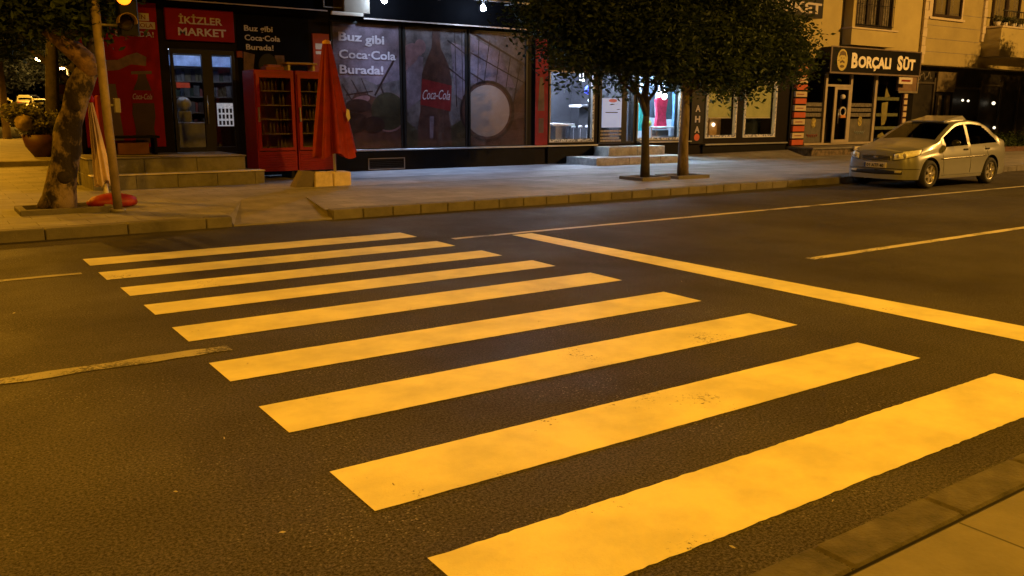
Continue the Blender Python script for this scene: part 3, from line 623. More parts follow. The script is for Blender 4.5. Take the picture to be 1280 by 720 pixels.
tag(B().blob((5.25, 21.1, 1.72), .18, .16, .16).bbox(5.1, 5.4, 21.0, 21.25, 1.31, 1.56, .02).obj('weighing_scale', mat('scale_white', (.5, .55, .6), .4)), 'pale rounded scale on the counter inside the market', 'scale')
tag(B().box(4.2, 6.9, 21.9, 21.98, 2.62, 2.86).obj('lit_strip', mat('blue_lit_strip', (.3, .4, .6), .5, emit=(.12, .26, .8), estr=.30, var=.5)), 'blue lit strip across the top inside the market', 'light')
tag(B().box(5.25, 5.55, 21.6, 21.66, 2.10, 2.22).obj('small_red_sign', mat('small_red_lit', (.6, .08, .04), .5, emit=(1, .12, .05), estr=.15)), 'small red sign hanging inside the market', 'sign')
mf = thing('display_cooler', 'small lit cooler behind the right door pane of the market', 'cooler', (6.35, 22.0, .65))
B().box(6.05, 6.75, 21.5, 21.9, .66, 1.85).obj('cabinet', M_BLACK, mf)
B().box(6.12, 6.68, 21.485, 21.499, 1.2, 1.75).obj('lit_panel', mat('cooler_lit', (.7, .7, .7), .5, emit=(.9, .9, 1), estr=.35, var=.6, scale=14), mf)
b = B()
for z in (1.33, 1.48, 1.62):
    for i in range(6): b.box(6.15+i*.09, 6.20+i*.09, 21.46, 21.484, z-.1, z)
b.obj('bottles', M_BLACK, mf)
# ---- showroom interior
M_WT = mat('white_table', (.75, .75, .78), .4, var=.04)
t = thing('display_table', 'white square display table inside the left showcase', 'table', (14.95, 20.3, .65))
B().bbox(14.55, 15.35, 19.95, 20.75, 1.17, 1.24, .01).obj('tabletop', M_WT, t); B().box(14.75, 15.15, 20.1, 20.6, .65, 1.169).obj('leg', mat('table_grey', (.3, .3, .34), .5), t)
t = thing('display_counter', 'dark counter with a white top at the back of the left showcase', 'counter', (16.1, 21.2, .65))
B().bbox(15.55, 16.9, 20.9, 21.5, 1.72, 1.79, .01).obj('top', M_WT, t); B().box(15.9, 16.7, 21.0, 21.45, .65, 1.719).obj('cabinet', mat('counter_dark', (.06, .06, .07), .5), t)
t = thing('small_lamp', 'small bright table lamp on the white counter', 'lamp', (16.1, 21.2, 1.79))
B().blob((16.1, 21.15, 1.93), .07, .07, .07).obj('globe', mat('globe_lit', (.9, .9, .9), .4, emit=(.85, .92, 1), estr=7), t); B().tube([(16.1, 21.15, 1.79), (16.1, 21.15, 1.87)], .015).obj('stem', M_METAL, t)
for i, (x, y, z) in enumerate(((15.75, 21.2, 2.55), (15.87, 21.2, 2.53))):
    tag(B().blob((x, y, z), .04, .04, .04, 10).tube([(x, y, z+.04), (x, y, 3.0)], .005, 6).obj('pendant_spot', MATS['globe_lit']), 'tiny white pendant bulb deep in the left showcase', 'lamp', 'pendant bulbs in the left showcase')
tag(B().blob((16.15, 21.3, 2.25), .2, .15, .14, 12, .5, 3).obj('blue_ornament', mat('blue_glow', (.05, .08, .5), .5, emit=(.06, .1, .9), estr=.6)), 'blue glowing ornament hanging in the left showcase', 'ornament')
for i, x in enumerate((15.55, 15.80, 16.05, 16.35)):
    tag(B().lathe((x, 20.6, 1.10), [(.0, 0), (.06, .0), (.07, .03), (.05, .07), (0, .08)], 12).tube([(x, 20.6, .65), (x, 20.6, 1.10)], .008, 6).obj('display_dish', M_WT), 'small white dish on a thin stand in the left showcase', 'dish', 'small dishes in the left showcase')
nb = thing('notice_board', 'pale blue notice sheet with white text rows on the dark door', 'notice', (16.9, Y, 1.2))
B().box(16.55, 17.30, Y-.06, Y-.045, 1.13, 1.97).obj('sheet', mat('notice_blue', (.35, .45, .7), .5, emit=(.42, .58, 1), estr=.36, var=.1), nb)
b = B()
for z in (1.0, .90, .80, .72):
    x = 16.52
    while x < 17.25:
        w_ = .04+.09*rr.random(); b.box(x, min(x+w_-.015, 17.32), Y-.052, Y-.045, z, z+.055); x += w_
b.obj('text_rows', mat('dull_white', (.35, .3, .25), .5), nb)
b = B(); b.box(16.68, 17.15, Y-.066, Y-.0605, 1.55, 1.575); b.obj('text_line', M_BLACK, nb)
b = B(); b.prism(ell(16.95, 1.90, .16, .05), Y-.066, Y-.0605); b.obj('emblem', mat('pink_print', (.6, .2, .35), .5), nb)
# ---- boutique interior
def garment(x, y, z, w_, h, col, label):
    b = B(); prof = [(w_*.16, 0), (w_*.5, -.08*h), (w_*.42, -.3*h), (w_*.36, -.55*h), (w_*.5, -h)]
    pts = [(x+p, z+q) for p, q in prof]+[(x-p, z+q) for p, q in reversed(prof)]
    b.prism(pts, y-.05, y+.05); o = b.obj('hanging_garment', mat('cloth_'+label.split()[0], col, .8, var=.3, scale=9)); tag(o, label, 'garment', 'garments hanging in the bright showcase')
garment(18.95, 20.25, 2.05, .5, 1.0, (.65, .03, .09), 'crimson garment hanging in the bright showcase')
garment(19.3, 20.5, 2.45, .42, 1.1, (.03, .05, .06), 'black garment hanging right of the crimson one')
garment(18.18, 20.3, 1.9, .34, .9, (.03, .45, .48), 'turquoise garment at the left of the bright showcase')
garment(19.6, 20.4, 2.3, .3, 1.3, (.12, .25, .45), 'blue garment at the right of the bright showcase')
garment(18.5, 20.6, 2.4, .36, 1.0, (.02, .03, .05), 'dark navy garment behind in the bright showcase')
t = thing('white_bench', 'white bench with a dark box on it in the bright showcase', 'bench', (18.95, 20.1, .72))
B().bbox(18.35, 19.7, 19.9, 20.35, 1.08, 1.13, .01).obj('seat', M_WT, t)
for x in (18.4, 19.6): B().box(x, x+.06, 19.95, 20.3, .65, 1.079).obj('leg', M_WT, t)
B().box(18.47, 19.58, 19.95, 20.3, .80, .84).obj('shelf', M_WT, t)
tag(B().bbox(18.65, 19.2, 19.98, 20.25, .85, 1.02, .01).obj('storage_box', M_GREYMET), 'grey storage box on the shelf of the white bench', 'box')
for i, (x, z) in enumerate(((18.85, 2.13), (19.08, 2.06))):
    tag(B().blob((x, 19.9, z), .085, .085, .1).tube([(x, 19.9, z+.1), (x, 19.9, 3.0)], .008, 6).obj('pendant_lamp', mat('pendant_lit', (.9, .9, .9), .4, emit=(.8, .92, 1), estr=10)),
        'bright white pendant lamp in the boutique showcase', 'lamp', 'pendant lamps in the boutique showcase')
tag(B().blob((18.55, 19.95, 1.62), .10, .10, .10, 12, .3).obj('yellow_ornament', mat('yellowgreen', (.6, .65, .15), .6)).copy() if False else B().blob((18.45, 20.0, 1.23), .11, .1, .1, 12, .3).obj('yellow_ball', mat('yellowgreen', (.6, .65, .15), .6)), 'yellow green ball on the white bench', 'ball')
for o in list(COL.objects):
    if o.parent is None and o.get('category') and 'kind' not in o and o.name not in (ad.name, bd.name):
        if o.type == 'EMPTY': x, y = o.location.x, o.location.y
        elif o.type == 'MESH': n_ = len(o.data.vertices); x = sum(v.co.x for v in o.data.vertices)/n_; y = sum(v.co.y for v in o.data.vertices)/n_
        else: continue
        if 19.75 < y < 23.5 and 14 < x < 21 and o['category'] != 'ceiling light': o.location.x += x*(y/19.5-1)
# ---- blinds and cloths in the warm windows
for i, (a, c, lab) in enumerate(((21.04, 22.24, 'olive yellow roller blind in the warm window beside the letter sign'), (22.84, 24.22, 'olive yellow roller blind in the rightmost warm window'))):
    r_ = thing('roller_blind', lab, 'blind', ((a+c)/2, Y+.15, 1.4), 'roller blinds in the warm windows')
    B().box(a, c, Y+.12, Y+.13, 1.42, 2.48).obj('cloth', mat('blind_cloth_backlit', (.30, .24, .08), .8, emit=(.5, .36, .05), estr=.30), r_)  # cloth's own glow stands in for room light shining through
    B().box(a, c, Y+.105, Y+.14, 1.385, 1.419).obj('bar', M_CREAM, r_)
tag(B().blob((21.15, 20.1, .98), .35, .3, .34, 16, .12).obj('covered_cushion', mat('bluegrey_cloth', (.16, .17, .22), .8)), 'blue grey rounded cushion behind the warm window', 'cushion')
tag(B().box(21.62, 22.15, 19.95, 19.99, .80, 1.38).obj('tan_board', mat('tan_board', (.5, .33, .14), .6)), 'tan board leaning behind the warm window', 'board')
tag(B().blob((21.75, 19.9, 1.18), .06, .05, .06, 12).obj('glow_bulb', mat('glow_warm', (.9, .8, .6), .4, emit=(1, .85, .6), estr=4)), 'small glowing bulb behind the warm window glass', 'lamp')
tag(B().box(22.95, 24.15, 19.95, 20.0, .80, 1.38).obj('dark_screen', mat('screen_dark', (.015, .02, .018), .2)), 'wide dark screen in the rightmost warm window', 'screen')
# ---- steps
st = thing('entrance_steps', 'two wide stone steps in front of the market door', 'steps', (4.5, 18.4, Z))
def slabs(x0, x1, y0, y1, z0, z1, w_, name, m, pr):
    b = B(); x = x0
    while x < x1-.02:
        e = min(x+w_, x1); b.bbox(x+.003, e-.003, y0, y1, z0, z1, .008); x = e
    return b.obj(name, m, pr)
slabs(2.6, 5.80, 17.3, 19.48, Z-.02, .38, .75, 'step', M_STONE, st); slabs(2.6, 5.52, 17.62, 19.48, .382, .67, .98, 'step', M_STONE, st)
B().bbox(2.58, 5.81, 17.27, 17.62, .382, .402, .005).obj('tread', M_CREAM, st); B().bbox(2.58, 5.54, 17.59, 19.45, .672, .692, .005).obj('tread', M_STONE, st)
st = thing('shop_steps', 'pale two level stone steps before the notice door', 'steps', (17, 18.6, Z))
M_STEP2 = mat('marble_step', (.34, .33, .31), .5, var=.45, scale=4)
slabs(15.25, 18.75, 18.1, 19.43, Z-.02, .34, 1.2, 'step', M_STEP2, st); slabs(16.25, 18.45, 18.75, 19.43, .342, .60, 1.1, 'step', M_STEP2, st)
b = B(); b.add([(19.6, 18.3, Z+.006), (24.2, 18.0, Z+.006), (24.9, 19.3, .32), (19.4, 19.4, .26), (19.6, 18.3, Z), (24.2, 18.0, Z)], [(0, 1, 2, 3)])
tag(b.obj('access_ramp', M_CONC), 'sloping worn concrete ramp below the warm windows', 'ramp')
# ================================================================== drinks fridges
M_FR = mat('fridge_red', (.27, .008, .006), .4, var=.2, scale=3)
def fridge(x0, label):
    x1 = x0+.86; f0, f1 = 18.2, 18.95; zb, zt = .30, 2.36
    t = thing('drinks_fridge', label, 'fridge', ((x0+x1)/2, 18.6, Z), 'red drinks fridges by the market door')
    b = B(); b.box(x0, x1, f1-.04, f1, zb, zt); b.box(x0, x0+.05, f0, f1-.041, zb, zt); b.box(x1-.05, x1, f0, f1-.041, zb, zt); b.bbox(x0, x1, f0, f1, zt+.001, zt+.06, .01); b.box(x0+.051, x1-.051, f0, f1-.041, zb, zb+.42)
    b.box(x0+.051, x1-.051, f0, f1-.041, zt-.05, zt)
    b.obj('cabinet', M_FR, t)
    b = B(); 
    for i in range(7): b.bbox(x0+.03, x1-.03, f0-.02, f0-.001, zb+.04+i*.052, zb+.075+i*.052, .006)
    b.obj('louvre', M_FR, t)
    for x in (x0+.05, x1-.12): B().box(x, x+.07, f0+.05, f1-.05, Z, zb-.001).obj('foot', M_BLACK, t)
    b = B(); b.box(x0+.02, x0+.09, f0-.05, f0-.022, .74, 2.34); b.box(x1-.09, x1-.02, f0-.05, f0-.022, .74, 2.34); b.box(x0+.091, x1-.091, f0-.05, f0-.022, .74, .80); b.box(x0+.091, x1-.091, f0-.05, f0-.022, 2.26, 2.34)
    d = b.obj('door', M_FR, t)
    B().box(x0+.09, x1-.09, f0-.038, f0-.030, .80, 2.26).obj('pane', glass('fridge_glass', (.75, .72, .65), 1.2), d)
    B().bbox(x0+.03, x0+.06, f0-.10, f0-.051, 1.35, 1.65, .006).obj('handle', M_METAL, d)
    b = B()
    for z in (1.08, 1.38, 1.68, 1.98): b.box(x0+.06, x1-.06, f0+.06, f1-.06, z, z+.018)
    b.obj('shelves', M_CREAM, t)
    rr = random.Random(int(x0*10)); bb = [B(), B(), B()]
    for z in (.74, 1.10, 1.40, 1.70, 2.0):
        for i in range(9):
            if rr.random() < .6:
                x = x0+.12+i*.077; bb[rr.randrange(3)].lathe((x, f0+.14, z), [(.028, 0), (.03, .02), (.03, .13), (.012, .19), (.012, .23), (0, .23)], 8)
    for q, c in zip(bb, ((.09, .03, .02), (.13, .13, .05), (.20, .17, .09))): q.obj('bottles', mat('bottle_%d' % int(c[0]*100), c, .3), t)
    B().box(x0+.07, x1-.07, f1-.055, f1-.042, .75, 2.3).obj('liner', mat('liner_olive_reflect', (.34, .28, .11), .7), t)  # olive liner colour stands in for the reflection on the glass
    return t
fridge(5.98, 'red drinks fridge beside the market steps, left of the pair')
fridge(6.88, 'red drinks fridge half hidden behind the red parasol')
cr = thing('wooden_tray', 'small yellow wooden tray lying on the fridge tops', 'tray', (7.0, 18.6, 2.43))
b = B(); b.bbox(6.75, 7.45, 18.35, 18.75, 2.56, 2.60, .005); b.obj('top', mat('yellow_wood', (.35, .22, .06), .7), cr)
for x in (6.8, 7.36): B().box(x, x+.05, 18.4, 18.7, 2.421, 2.559).obj('leg', M_CREAM, cr)
tag(B().bbox(6.3, 6.7, 18.35, 18.7, 2.421, 2.50, .01).bbox(6.35, 6.65, 18.4, 18.66, 2.501, 2.54, .01).obj('carton', mat('carton_red', (.28, .08, .03), .7)), 'flat reddish carton on top of the left fridge', 'box')
# ================================================================== red parasol and its weights
pr = thing('closed_parasol', 'tall closed red parasol standing in front of the posters', 'parasol', (6.74, 16.1, Z), 'closed parasols')
def canopy(cx, cy, zt, zb, rt, rb, amp, n=96, seed=0, lean=(0, 0)):
    rr = random.Random(seed); ph = [rr.random()*6.28 for _ in range(4)]; vs = []; fs = []; K = 16
    for i in range(K+1):
        t = i/K; r = rt+(rb-rt)*t**.9; z = zt+(zb-zt)*t
        for k in range(n):
            a = 2*math.pi*k/n; q = r*(1+amp*t**.5*(abs(math.sin(4*a+ph[0]+.4*t))-.5)+.3*amp*math.sin(11*a+ph[1]+2*t))
            dz = .06*math.sin(4*a+ph[2]) if i == K else 0
            vs.append((cx+q*math.cos(a)+lean[0]*t, cy+q*math.sin(a)+lean[1]*t, z+dz))
    for i in range(K):
        for k in range(n): fs.append((i*n+k, i*n+(k+1) % n, (i+1)*n+(k+1) % n, (i+1)*n+k))
    return B().add(vs, fs, True)
cb = canopy(6.74, 16.1, 2.86, .72, .07, .36, .45, seed=4, lean=(.06, 0)); cb.obj('canopy', M_REDFAB, pr)
B().lathe((6.74, 16.1, 2.84), [(.085, 0), (.08, .05), (.03, .08), (0, .08)], 16).obj('cap', mat('parasol_cap', (.5, .25, .1), .6), pr)
B().tube([(6.82, 16.1, Z), (6.78, 16.1, 2.7)], .028).obj('pole', M_METAL, pr)
B().tube([(6.74, 16.1, 1.35), (6.74, 16.1, 1.39)], .02, 6).obj('strap', M_REDFAB, pr)
B().prism([(6.98, 1.62), (7.03, 1.60), (7.05, 1.45), (7.0, 1.38), (6.96, 1.5)], 15.80, 15.81).obj('patch', M_CREAM, pr)
M_BLOCK = mat('pale_block', (.55, .45, .32), .8, var=.2, scale=6, bump=.4)
for i, (x, lab) in enumerate(((6.33, 'left pale concrete weight block under the red parasol'), (6.72, 'right pale concrete weight block under the red parasol'))):
    tag(B().bbox(x, x+.375, 15.95, 16.35, Z, .40, .02).obj('weight_block', M_BLOCK), lab, 'block', 'weight blocks under the red parasol')
o = B().add([(5.95, 16.0, Z), (6.27, 15.95, Z), (6.36, 15.97, .42), (6.12, 16.02, .44), (5.97, 16.35, Z), (6.29, 16.35, Z), (6.38, 16.3, .42), (6.14, 16.32, .44)],
            [(0, 1, 2, 3), (4, 7, 6, 5), (0, 3, 7, 4), (1, 5, 6, 2), (3, 2, 6, 7), (0, 4, 5, 1)]).obj('leaning_slab', mat('slab_dark', (.10, .08, .07), .7, var=.3))
tag(o, 'dark slab leaning against the pale weight block', 'slab')
# pale closed parasol on the left
pp = thing('closed_parasol', 'slim pale closed parasol leaning behind the grey signal pole', 'parasol', (2.44, 15.2, Z), 'closed parasols')
canopy(2.36, 15.2, 1.72, .42, .03, .115, .5, seed=9, lean=(.10, 0)).obj('canopy', M_PINKFAB, pp)
B().tube([(2.48, 15.2, Z), (2.37, 15.2, 1.8)], .02).obj('pole', M_METAL, pp)
B().tube([(2.47, 15.2, Z), (2.46, 15.2, .42)], .045).obj('sleeve', M_CREAM, pp)
B().lathe((2.36, 15.2, 1.70), [(.05, 0), (.06, .06), (.03, .12), (0, .13)], 12).obj('cap', M_RED, pp)
# red sack on the ground
b = B().blob((2.40, 14.25, Z+.08), .36, .20, .13, 22, .10, 5)
b.v = [(x, y, max(z, Z+.004)) for x, y, z in b.v]
tag(b.obj('red_sack', mat('red_plastic', (.26, .014, .010), .55, var=.3, scale=7, bump=.6, bscale=14)), 'crumpled red sack lying beside the signal pole', 'sack')
# red display panel and small post behind the left tree
tag(B().bbox(2.95, 3.17, 18.2, 18.5, .80, 1.85, .02).obj('red_cabinet', M_FR), 'narrow red cabinet half hidden behind the pale parasol', 'cabinet')
tag(B().lathe((3.0, 18.9, Z), [(.16, 0), (.12, .1), (.11, .5), (.15, .62), (0, .62)], 16).obj('concrete_bollard', M_STEP2).copy() if False else B().lathe((2.42, 18.9, Z), [(.17, 0), (.13, .1), (.11, .48), (.15, .58), (0, .58)], 16).obj('concrete_bollard', M_STEP2), 'pale concrete bollard left of the market steps', 'bollard')
# ================================================================== traffic signal
ts = thing('signal_pole', 'tall grey signal pole with one amber lamp lit, by the left tree', 'traffic light', (2.33, 13.5, Z))
B().tube([(2.335, 13.5, Z), (2.30, 13.5, 1.5), (2.24, 13.5, 4.2)], .062, 16).obj('pole', mat('pole_grey', (.26, .20, .14), .6, .1, var=.3, scale=5), ts)
B().tube([(2.33, 13.5, Z), (2.33, 13.5, Z+.05)], .11, 16).obj('base_plate', M_GREYMET, ts)
hd = B().bbox(2.54, 2.80, 13.36, 13.58, 2.62, 3.66, .02).obj('signal_head', M_BLACK, ts)
M_AMBER = mat('amber_lens', (.9, .4, .05), .4, emit=(1, .20, .008), estr=3.2)
M_OFF = mat('off_lens', (.03, .02, .02), .2)
for z, m in ((2.78, M_OFF), (3.12, M_AMBER), (3.48, mat('red_off_lens', (.10, .01, .01), .2))):
    le = B().lathe((2.62, 13.345, z), [(0, -.02), (.06, -.016), (.10, 0), (.10, .012)], 20, 'y').obj('lens', m, hd)
    b = B(); vs = []; fs = []
    for k in range(15):
        a = math.pi*(-.05+1.1*k/14)
        for r_ in (.115, .122):
            for yy in (13.36, 13.17): vs.append((2.62+r_*math.cos(a), yy, z+r_*math.sin(a)))
    for k in range(14):
        for (p, q) in ((0, 1), (3, 2), (2, 0), (1, 3)): fs.append((4*k+p, 4*k+q, 4*k+4+q, 4*k+4+p))
    B().add(vs, fs).obj('visor', mat('visor_amber_lit', (.35, .22, .03), .5) if m is M_OFF else M_BLACK, hd)  # lower visor coloured as if lit by the amber lens above
for z in (2.75, 3.5): B().tube([(2.26, 13.5, z), (2.56, 13.5, z)], .018).obj('bracket', M_GREYMET, ts)
B().bbox(2.40, 2.48, 13.45, 13.53, 1.55, 1.75, .01).tube([(2.30, 13.5, 1.65), (2.42, 13.5, 1.65)], .02).obj('cable_box', M_GREYMET, ts)
# ================================================================== trees
def limb(pts, rad, n=10): return B().tube(pts, rad, n)
def bend(p, q, k=4, j=.08, seed=0):
    rr = random.Random(seed); p, q = Vector(p), Vector(q); return [p+(q-p)*i/k+(Vector((rr.uniform(-j, j), rr.uniform(-j, j), rr.uniform(-j, j))) if 0 < i < k else Vector()) for i in range(k+1)]
def kerbframe(cx, cy, hx, hy, pr):
    b = B(); t = .10
    b.bbox(cx-hx, cx+hx, cy-hy, cy-hy+t, Z-.02, Z+.07, .01); b.bbox(cx-hx, cx+hx, cy+hy-t, cy+hy, Z-.02, Z+.07, .01)
    b.bbox(cx-hx, cx-hx+t, cy-hy+t+.002, cy+hy-t-.002, Z-.02, Z+.07, .01); b.bbox(cx+hx-t, cx+hx, cy-hy+t+.002, cy+hy-t-.002, Z-.02, Z+.07, .01)
    b.obj('tree_pit_kerb', M_KERB, pr); B().box(cx-hx+t, cx+hx-t, cy-hy+t, cy+hy-t, Z-.01, Z+.02).obj('soil', M_DIRT, pr)
t1 = thing('pavement_tree', 'thick leaning tree with peeling pale trunk at the left', 'tree', (1.6, 14.1, Z), 'trees along the far pavement')
rr = random.Random(1); pts = []; rad = []
for i in range(13):
    t = i/12; z = Z+2.15*t
    pts.append((1.62+.62*t**1.3+.03*math.sin(7*t), 14.2, z)); rad.append(.215*(1-.30*t)+.05*math.exp(-t*14)+.012*math.sin(17*t))
tr = B().tube(pts, rad, 28)
tr.v = [(x+.022*math.sin(9*z+3*x)*math.cos(11*y), y+.02*math.sin(13*z+8*x), z) for x, y, z in tr.v]
tr.obj('trunk', M_WHITEBARK, t1)
for kx, kz, r_ in ((1.74, .62, .10), (1.98, 1.62, .07)):
    B().lathe((kx, 14.2-.205+.03*(kz > 1), kz), [(r_, .05), (r_*.9, .0), (r_*.5, -.012), (0, -.014)], 14, 'y').obj('bark_scar', mat('scar_dark', (.02, .013, .010), .95, var=.5, scale=15), t1)
b = B(); b.tube([(2.22, 14.2, 2.1), (2.18, 14.15, 2.3), (1.90, 14.1, 2.56), (1.72, 14.05, 2.72)], [.155, .15, .13, .12], 16)
b.obj('cut_limb', mat('peeled_limb', (.20, .12, .07), .8, var=.6, scale=6, bump=.5), t1)
b = B(); b.tube([(2.24, 14.2, 2.1), (2.3, 14.35, 2.5), (2.2, 14.5, 3.4), (2.1, 14.6, 4.6)], [.13, .10, .08, .05], 12)
for q in ((1.0, 14.6, 3.6), (2.9, 14.8, 4.3), (1.2, 13.6, 4.2), (.3, 15.0, 3.3)): b.tube(bend((2.1, 14.25, 2.7), q, 4, .12, int(q[0]*9)), [.07, .055, .04, .03, .015], 8)
b.obj('branch', M_BARK, t1)
leaves('crown', [(.9, 14.3, 3.3, 1.0, .9, .8, 4), (2.0, 14.0, 3.55, .9, .8, .65, 4), (.3, 14.6, 2.75, .6, .8, .5, 1.2), (1.2, 14.9, 2.75, .5, .4, .35, 1.0), (1.95, 13.75, 3.0, .45, .3, .28, 1.2), (2.35, 13.9, 2.9, .18, .2, .35, .4), (1.4, 14.2, 4.6, 1.6, 1.2, .9, 3)], 21000, .062, M_LEAF, t1, 5)
kerbframe(1.72, 14.1, .62, .42, t1)
# pale whitewashed shoots on the left of the trunk
def twin_tree(name, base, label, trunk, forks, blobs, n, seed, barkm, hx=.45, r=.10, lm=None):
    t = thing(name, label, 'tree', (base[0], base[1], Z), 'trees along the far pavement')
    B().tube(trunk, [r*1.25]+[r*(1-.12*i) for i in range(len(trunk)-1)], 14).obj('trunk', barkm, t)
    top = trunk[-1]; k = r*.62
    b = B()
    for i, q in enumerate(forks): b.tube(bend(top, q, 5, .07, seed+i), [k*1.1, k*.85, k*.65, k*.5, k*.35, k*.2], 8)
    b.obj('branch', barkm, t)
    leaves('crown', blobs, int(n*1.9), .058, lm or M_LEAF, t, seed); kerbframe(base[0], base[1], hx, .38, t); return t
twin_tree('pavement_tree', (13.2, 14.0), 'dark slender tree with forked trunk, left of the centre pair',
          [(13.2, 14, Z), (13.19, 14, .7), (13.16, 14, 1.3), (13.18, 14, 1.50)], [(12.4, 14.2, 3.1), (12.9, 13.7, 3.4), (13.8, 14.2, 3.0), (13.4, 14.5, 3.6), (11.6, 14, 3.4)],
          [(11.6, 14.3, 3.35, 1.25, 1.3, 1.15, 3), (12.9, 14.1, 2.95, 1.3, 1.3, .85, 4.5), (12.4, 14.3, 4.7, 2.1, 1.8, 1.3, 5), (10.8, 14.2, 3.7, .7, .8, .7, 1.2), (13.9, 14.2, 3.3, 1.0, 1.1, .95, 2)], 26000, 11,
          mat('dark_bark', (.035, .028, .022), .9, var=.5, scale=7, bump=.8), .42, .09, M_LEAF_SHADED)
twin_tree('pavement_tree', (14.3, 13.95), 'pale straight trunk tree with wide crown, right of the centre pair',
          [(14.32, 13.95, Z), (14.30, 13.95, .8), (14.34, 13.97, 1.5), (14.36, 14, 1.95)], [(15.3, 14.2, 2.9), (14.6, 13.7, 3.4), (16.2, 14.2, 3.2), (14.2, 14.5, 3.6), (17.0, 14, 3.6)],
          [(15.2, 14.2, 2.9, 1.1, 1.2, .85, 4.5), (16.7, 14.1, 2.85, 1.15, 1.2, .85, 3), (15.7, 14.3, 4.3, 1.9, 1.8, 1.2, 5), (17.35, 14.2, 3.3, .7, .9, .75, 1.3), (14.5, 14.2, 3.5, .9, 1.1, 1.0, 2)], 28000, 23, M_BARK, .5, .108)
twin_tree('pavement_tree', (36.2, 13.9), 'pavement tree beyond the parked car whose shadow falls on the ochre wall',
          [(36.2, 13.9, Z), (36.2, 13.9, 1.2), (36.25, 13.9, 2.2)], [(35.4, 14, 3.6), (37.2, 14, 3.8), (36.2, 14.3, 4.4)],
          [(35.6, 14, 3.7, 1.0, 1.2, .9, 3), (37.0, 14, 4.0, 1.3, 1.2, 1.1, 3), (39.2, 14, 4.2, 1.4, 1.2, 1.2, 3), (36.6, 14, 5.0, .8, .8, .7, 1.5)], 16000, 61, M_BARK, .5, .12)
# ================================================================== BUILDING 2: ochre apartment block
M_OCHRE = mat('ochre_render', (.40, .33, .13), .85, var=.10, scale=1.2, bump=.12, bscale=60)
M_OCHRE2 = mat('ochre_panel', (.33, .27, .11), .85, var=.12, scale=1.5, bump=.12)
M_PILAS = mat('pilaster_stone', (.50, .42, .29), .8, var=.1)
ap = thing('apartment_block', 'ochre apartment building with bay windows over dark shopfronts at the right', 'building', (33, Y, Z))
o2 = [(25.95, 30.1, .42, 2.95), (30.2, 31.75, .25, 2.9)]
wall_open(24.96, 32.6, Z, 3.45, o2, Y+.01, Y+.26).obj('ground_floor_wall', M_PLINTH, ap)
B().box(32.602, 48, Y+.6, Y+.8, Z, 3.44).obj('dark_shop_wall', mat('dark_shop', (.018, .015, .011), .5, var=.5, scale=2), ap)
B().box(24.96, 32.75, Y, Y+.3, 3.452, 12).obj('upper_wall', M_OCHRE, ap)
B().box(32.752, 37.2, Y-.02, Y+.3, 3.47, 12).obj('projecting_wall', M_OCHRE2, ap)
B().box(37.202, 48, Y+.25, Y+.5, 3.452, 12).obj('balcony_wall', M_OCHRE, ap)
B().box(32.602, 48, Y, Y+.8, 3.445, 3.4695).obj('soffit', M_OCHRE2, ap)
b = B()
for i in range(26): b.bbox(32.62, 32.92 if i % 2 else 32.86, Y-.12, Y-.022, 3.50+i*.33, 3.82+i*.33, .008)
b.obj('pilaster', M_PILAS, ap); b = B()
for i in range(26): b.bbox(37.02, 37.26 if i % 2 else 37.20, Y-.12, Y-.022, 4.5+i*.33, 4.82+i*.33, .008)
b.obj('pilaster', M_PILAS, ap)
b = B()
for z in (3.95, 4.45, 4.95, 5.45): b.box(32.95, 37.0, Y-.026, Y-.0205, z, z+.018)
b.obj('groove', M_GREYMET, ap)
# bay window box with slightly rounded underside
b = B().bbox(27.7, 30.4, Y-.38, Y-.002, 3.95, 4.50, .01); b.obj('bay', M_OCHRE, ap)
B().bbox(27.62, 30.48, Y-.44, Y-.002, 4.502, 4.56, .01).obj('window_sill', M_PILAS, ap)
def upper_window(x0, x1, z0, z1, y, n, grille=True):
    b = B(); t = .09; b.box(x0, x0+t, y-.03, y+.03, z0, z1); b.box(x1-t, x1, y-.03, y+.03, z0, z1); b.box(x0+t, x1-t, y-.03, y+.03, z0, z0+t); b.box(x0+t, x1-t, y-.03, y+.03, z1-t, z1)
    wd = (x1-x0)/n
    for i in range(1, n): b.box(x0+i*wd-.09, x0+i*wd+.09, y-.03, y+.03, z0+t, z1-t)
    o = b.obj('window', mat('brown_frame', (.035, .022, .015), .5), ap)
    B().box(x0+t, x1-t, y-.005, y+.002, z0+t, z1-t).obj('pane', glass('flat_glass', (.85, .85, .85), .8), o)
    b = B(); vs = []; fs = []; N = int((x1-x0)*22)
    for i in range(N+1):
        x = x0+t+(x1-x0-2*t)*i/N; yy = y+.08+.025*math.sin(i*1.3)+.012*math.sin(i*.37); vs += [(x, yy, z0+.1), (x, yy, z1)]
    b.add(vs, [(2*i, 2*i+2, 2*i+3, 2*i+1) for i in range(N)], True); b.obj('curtain', mat('lace_curtain', (.30, .26, .19), .9, var=.55, scale=9), o)
    B().box(x0, x1, y+.12, y+.14, z0, z1).obj('backing', M_BLACK, o)
    if grille:
        b = B(); k = int((x1-x0)/.14)
        for i in range(k+1): b.box(x0+i*(x1-x0)/k-.006, x0+i*(x1-x0)/k+.006, y-.075, y-.06, z0+.02, z1)
        for z in (z0+.05, z0+.75, z0+1.3): b.box(x0, x1, y-.09, y-.076, z, z+.02)
        b.obj('grille', M_BLACK, o)
    return o
upper_window(27.9, 30.15, 4.60, 6.6, Y-.33, 3)
B().box(27.72, 27.898, Y-.36, Y-.002, 4.562, 7).box(30.152, 30.38, Y-.36, Y-.002, 4.562, 7).box(27.899, 30.151, Y-.16, Y-.002, 4.562, 7).obj('bay_side', M_OCHRE, ap)
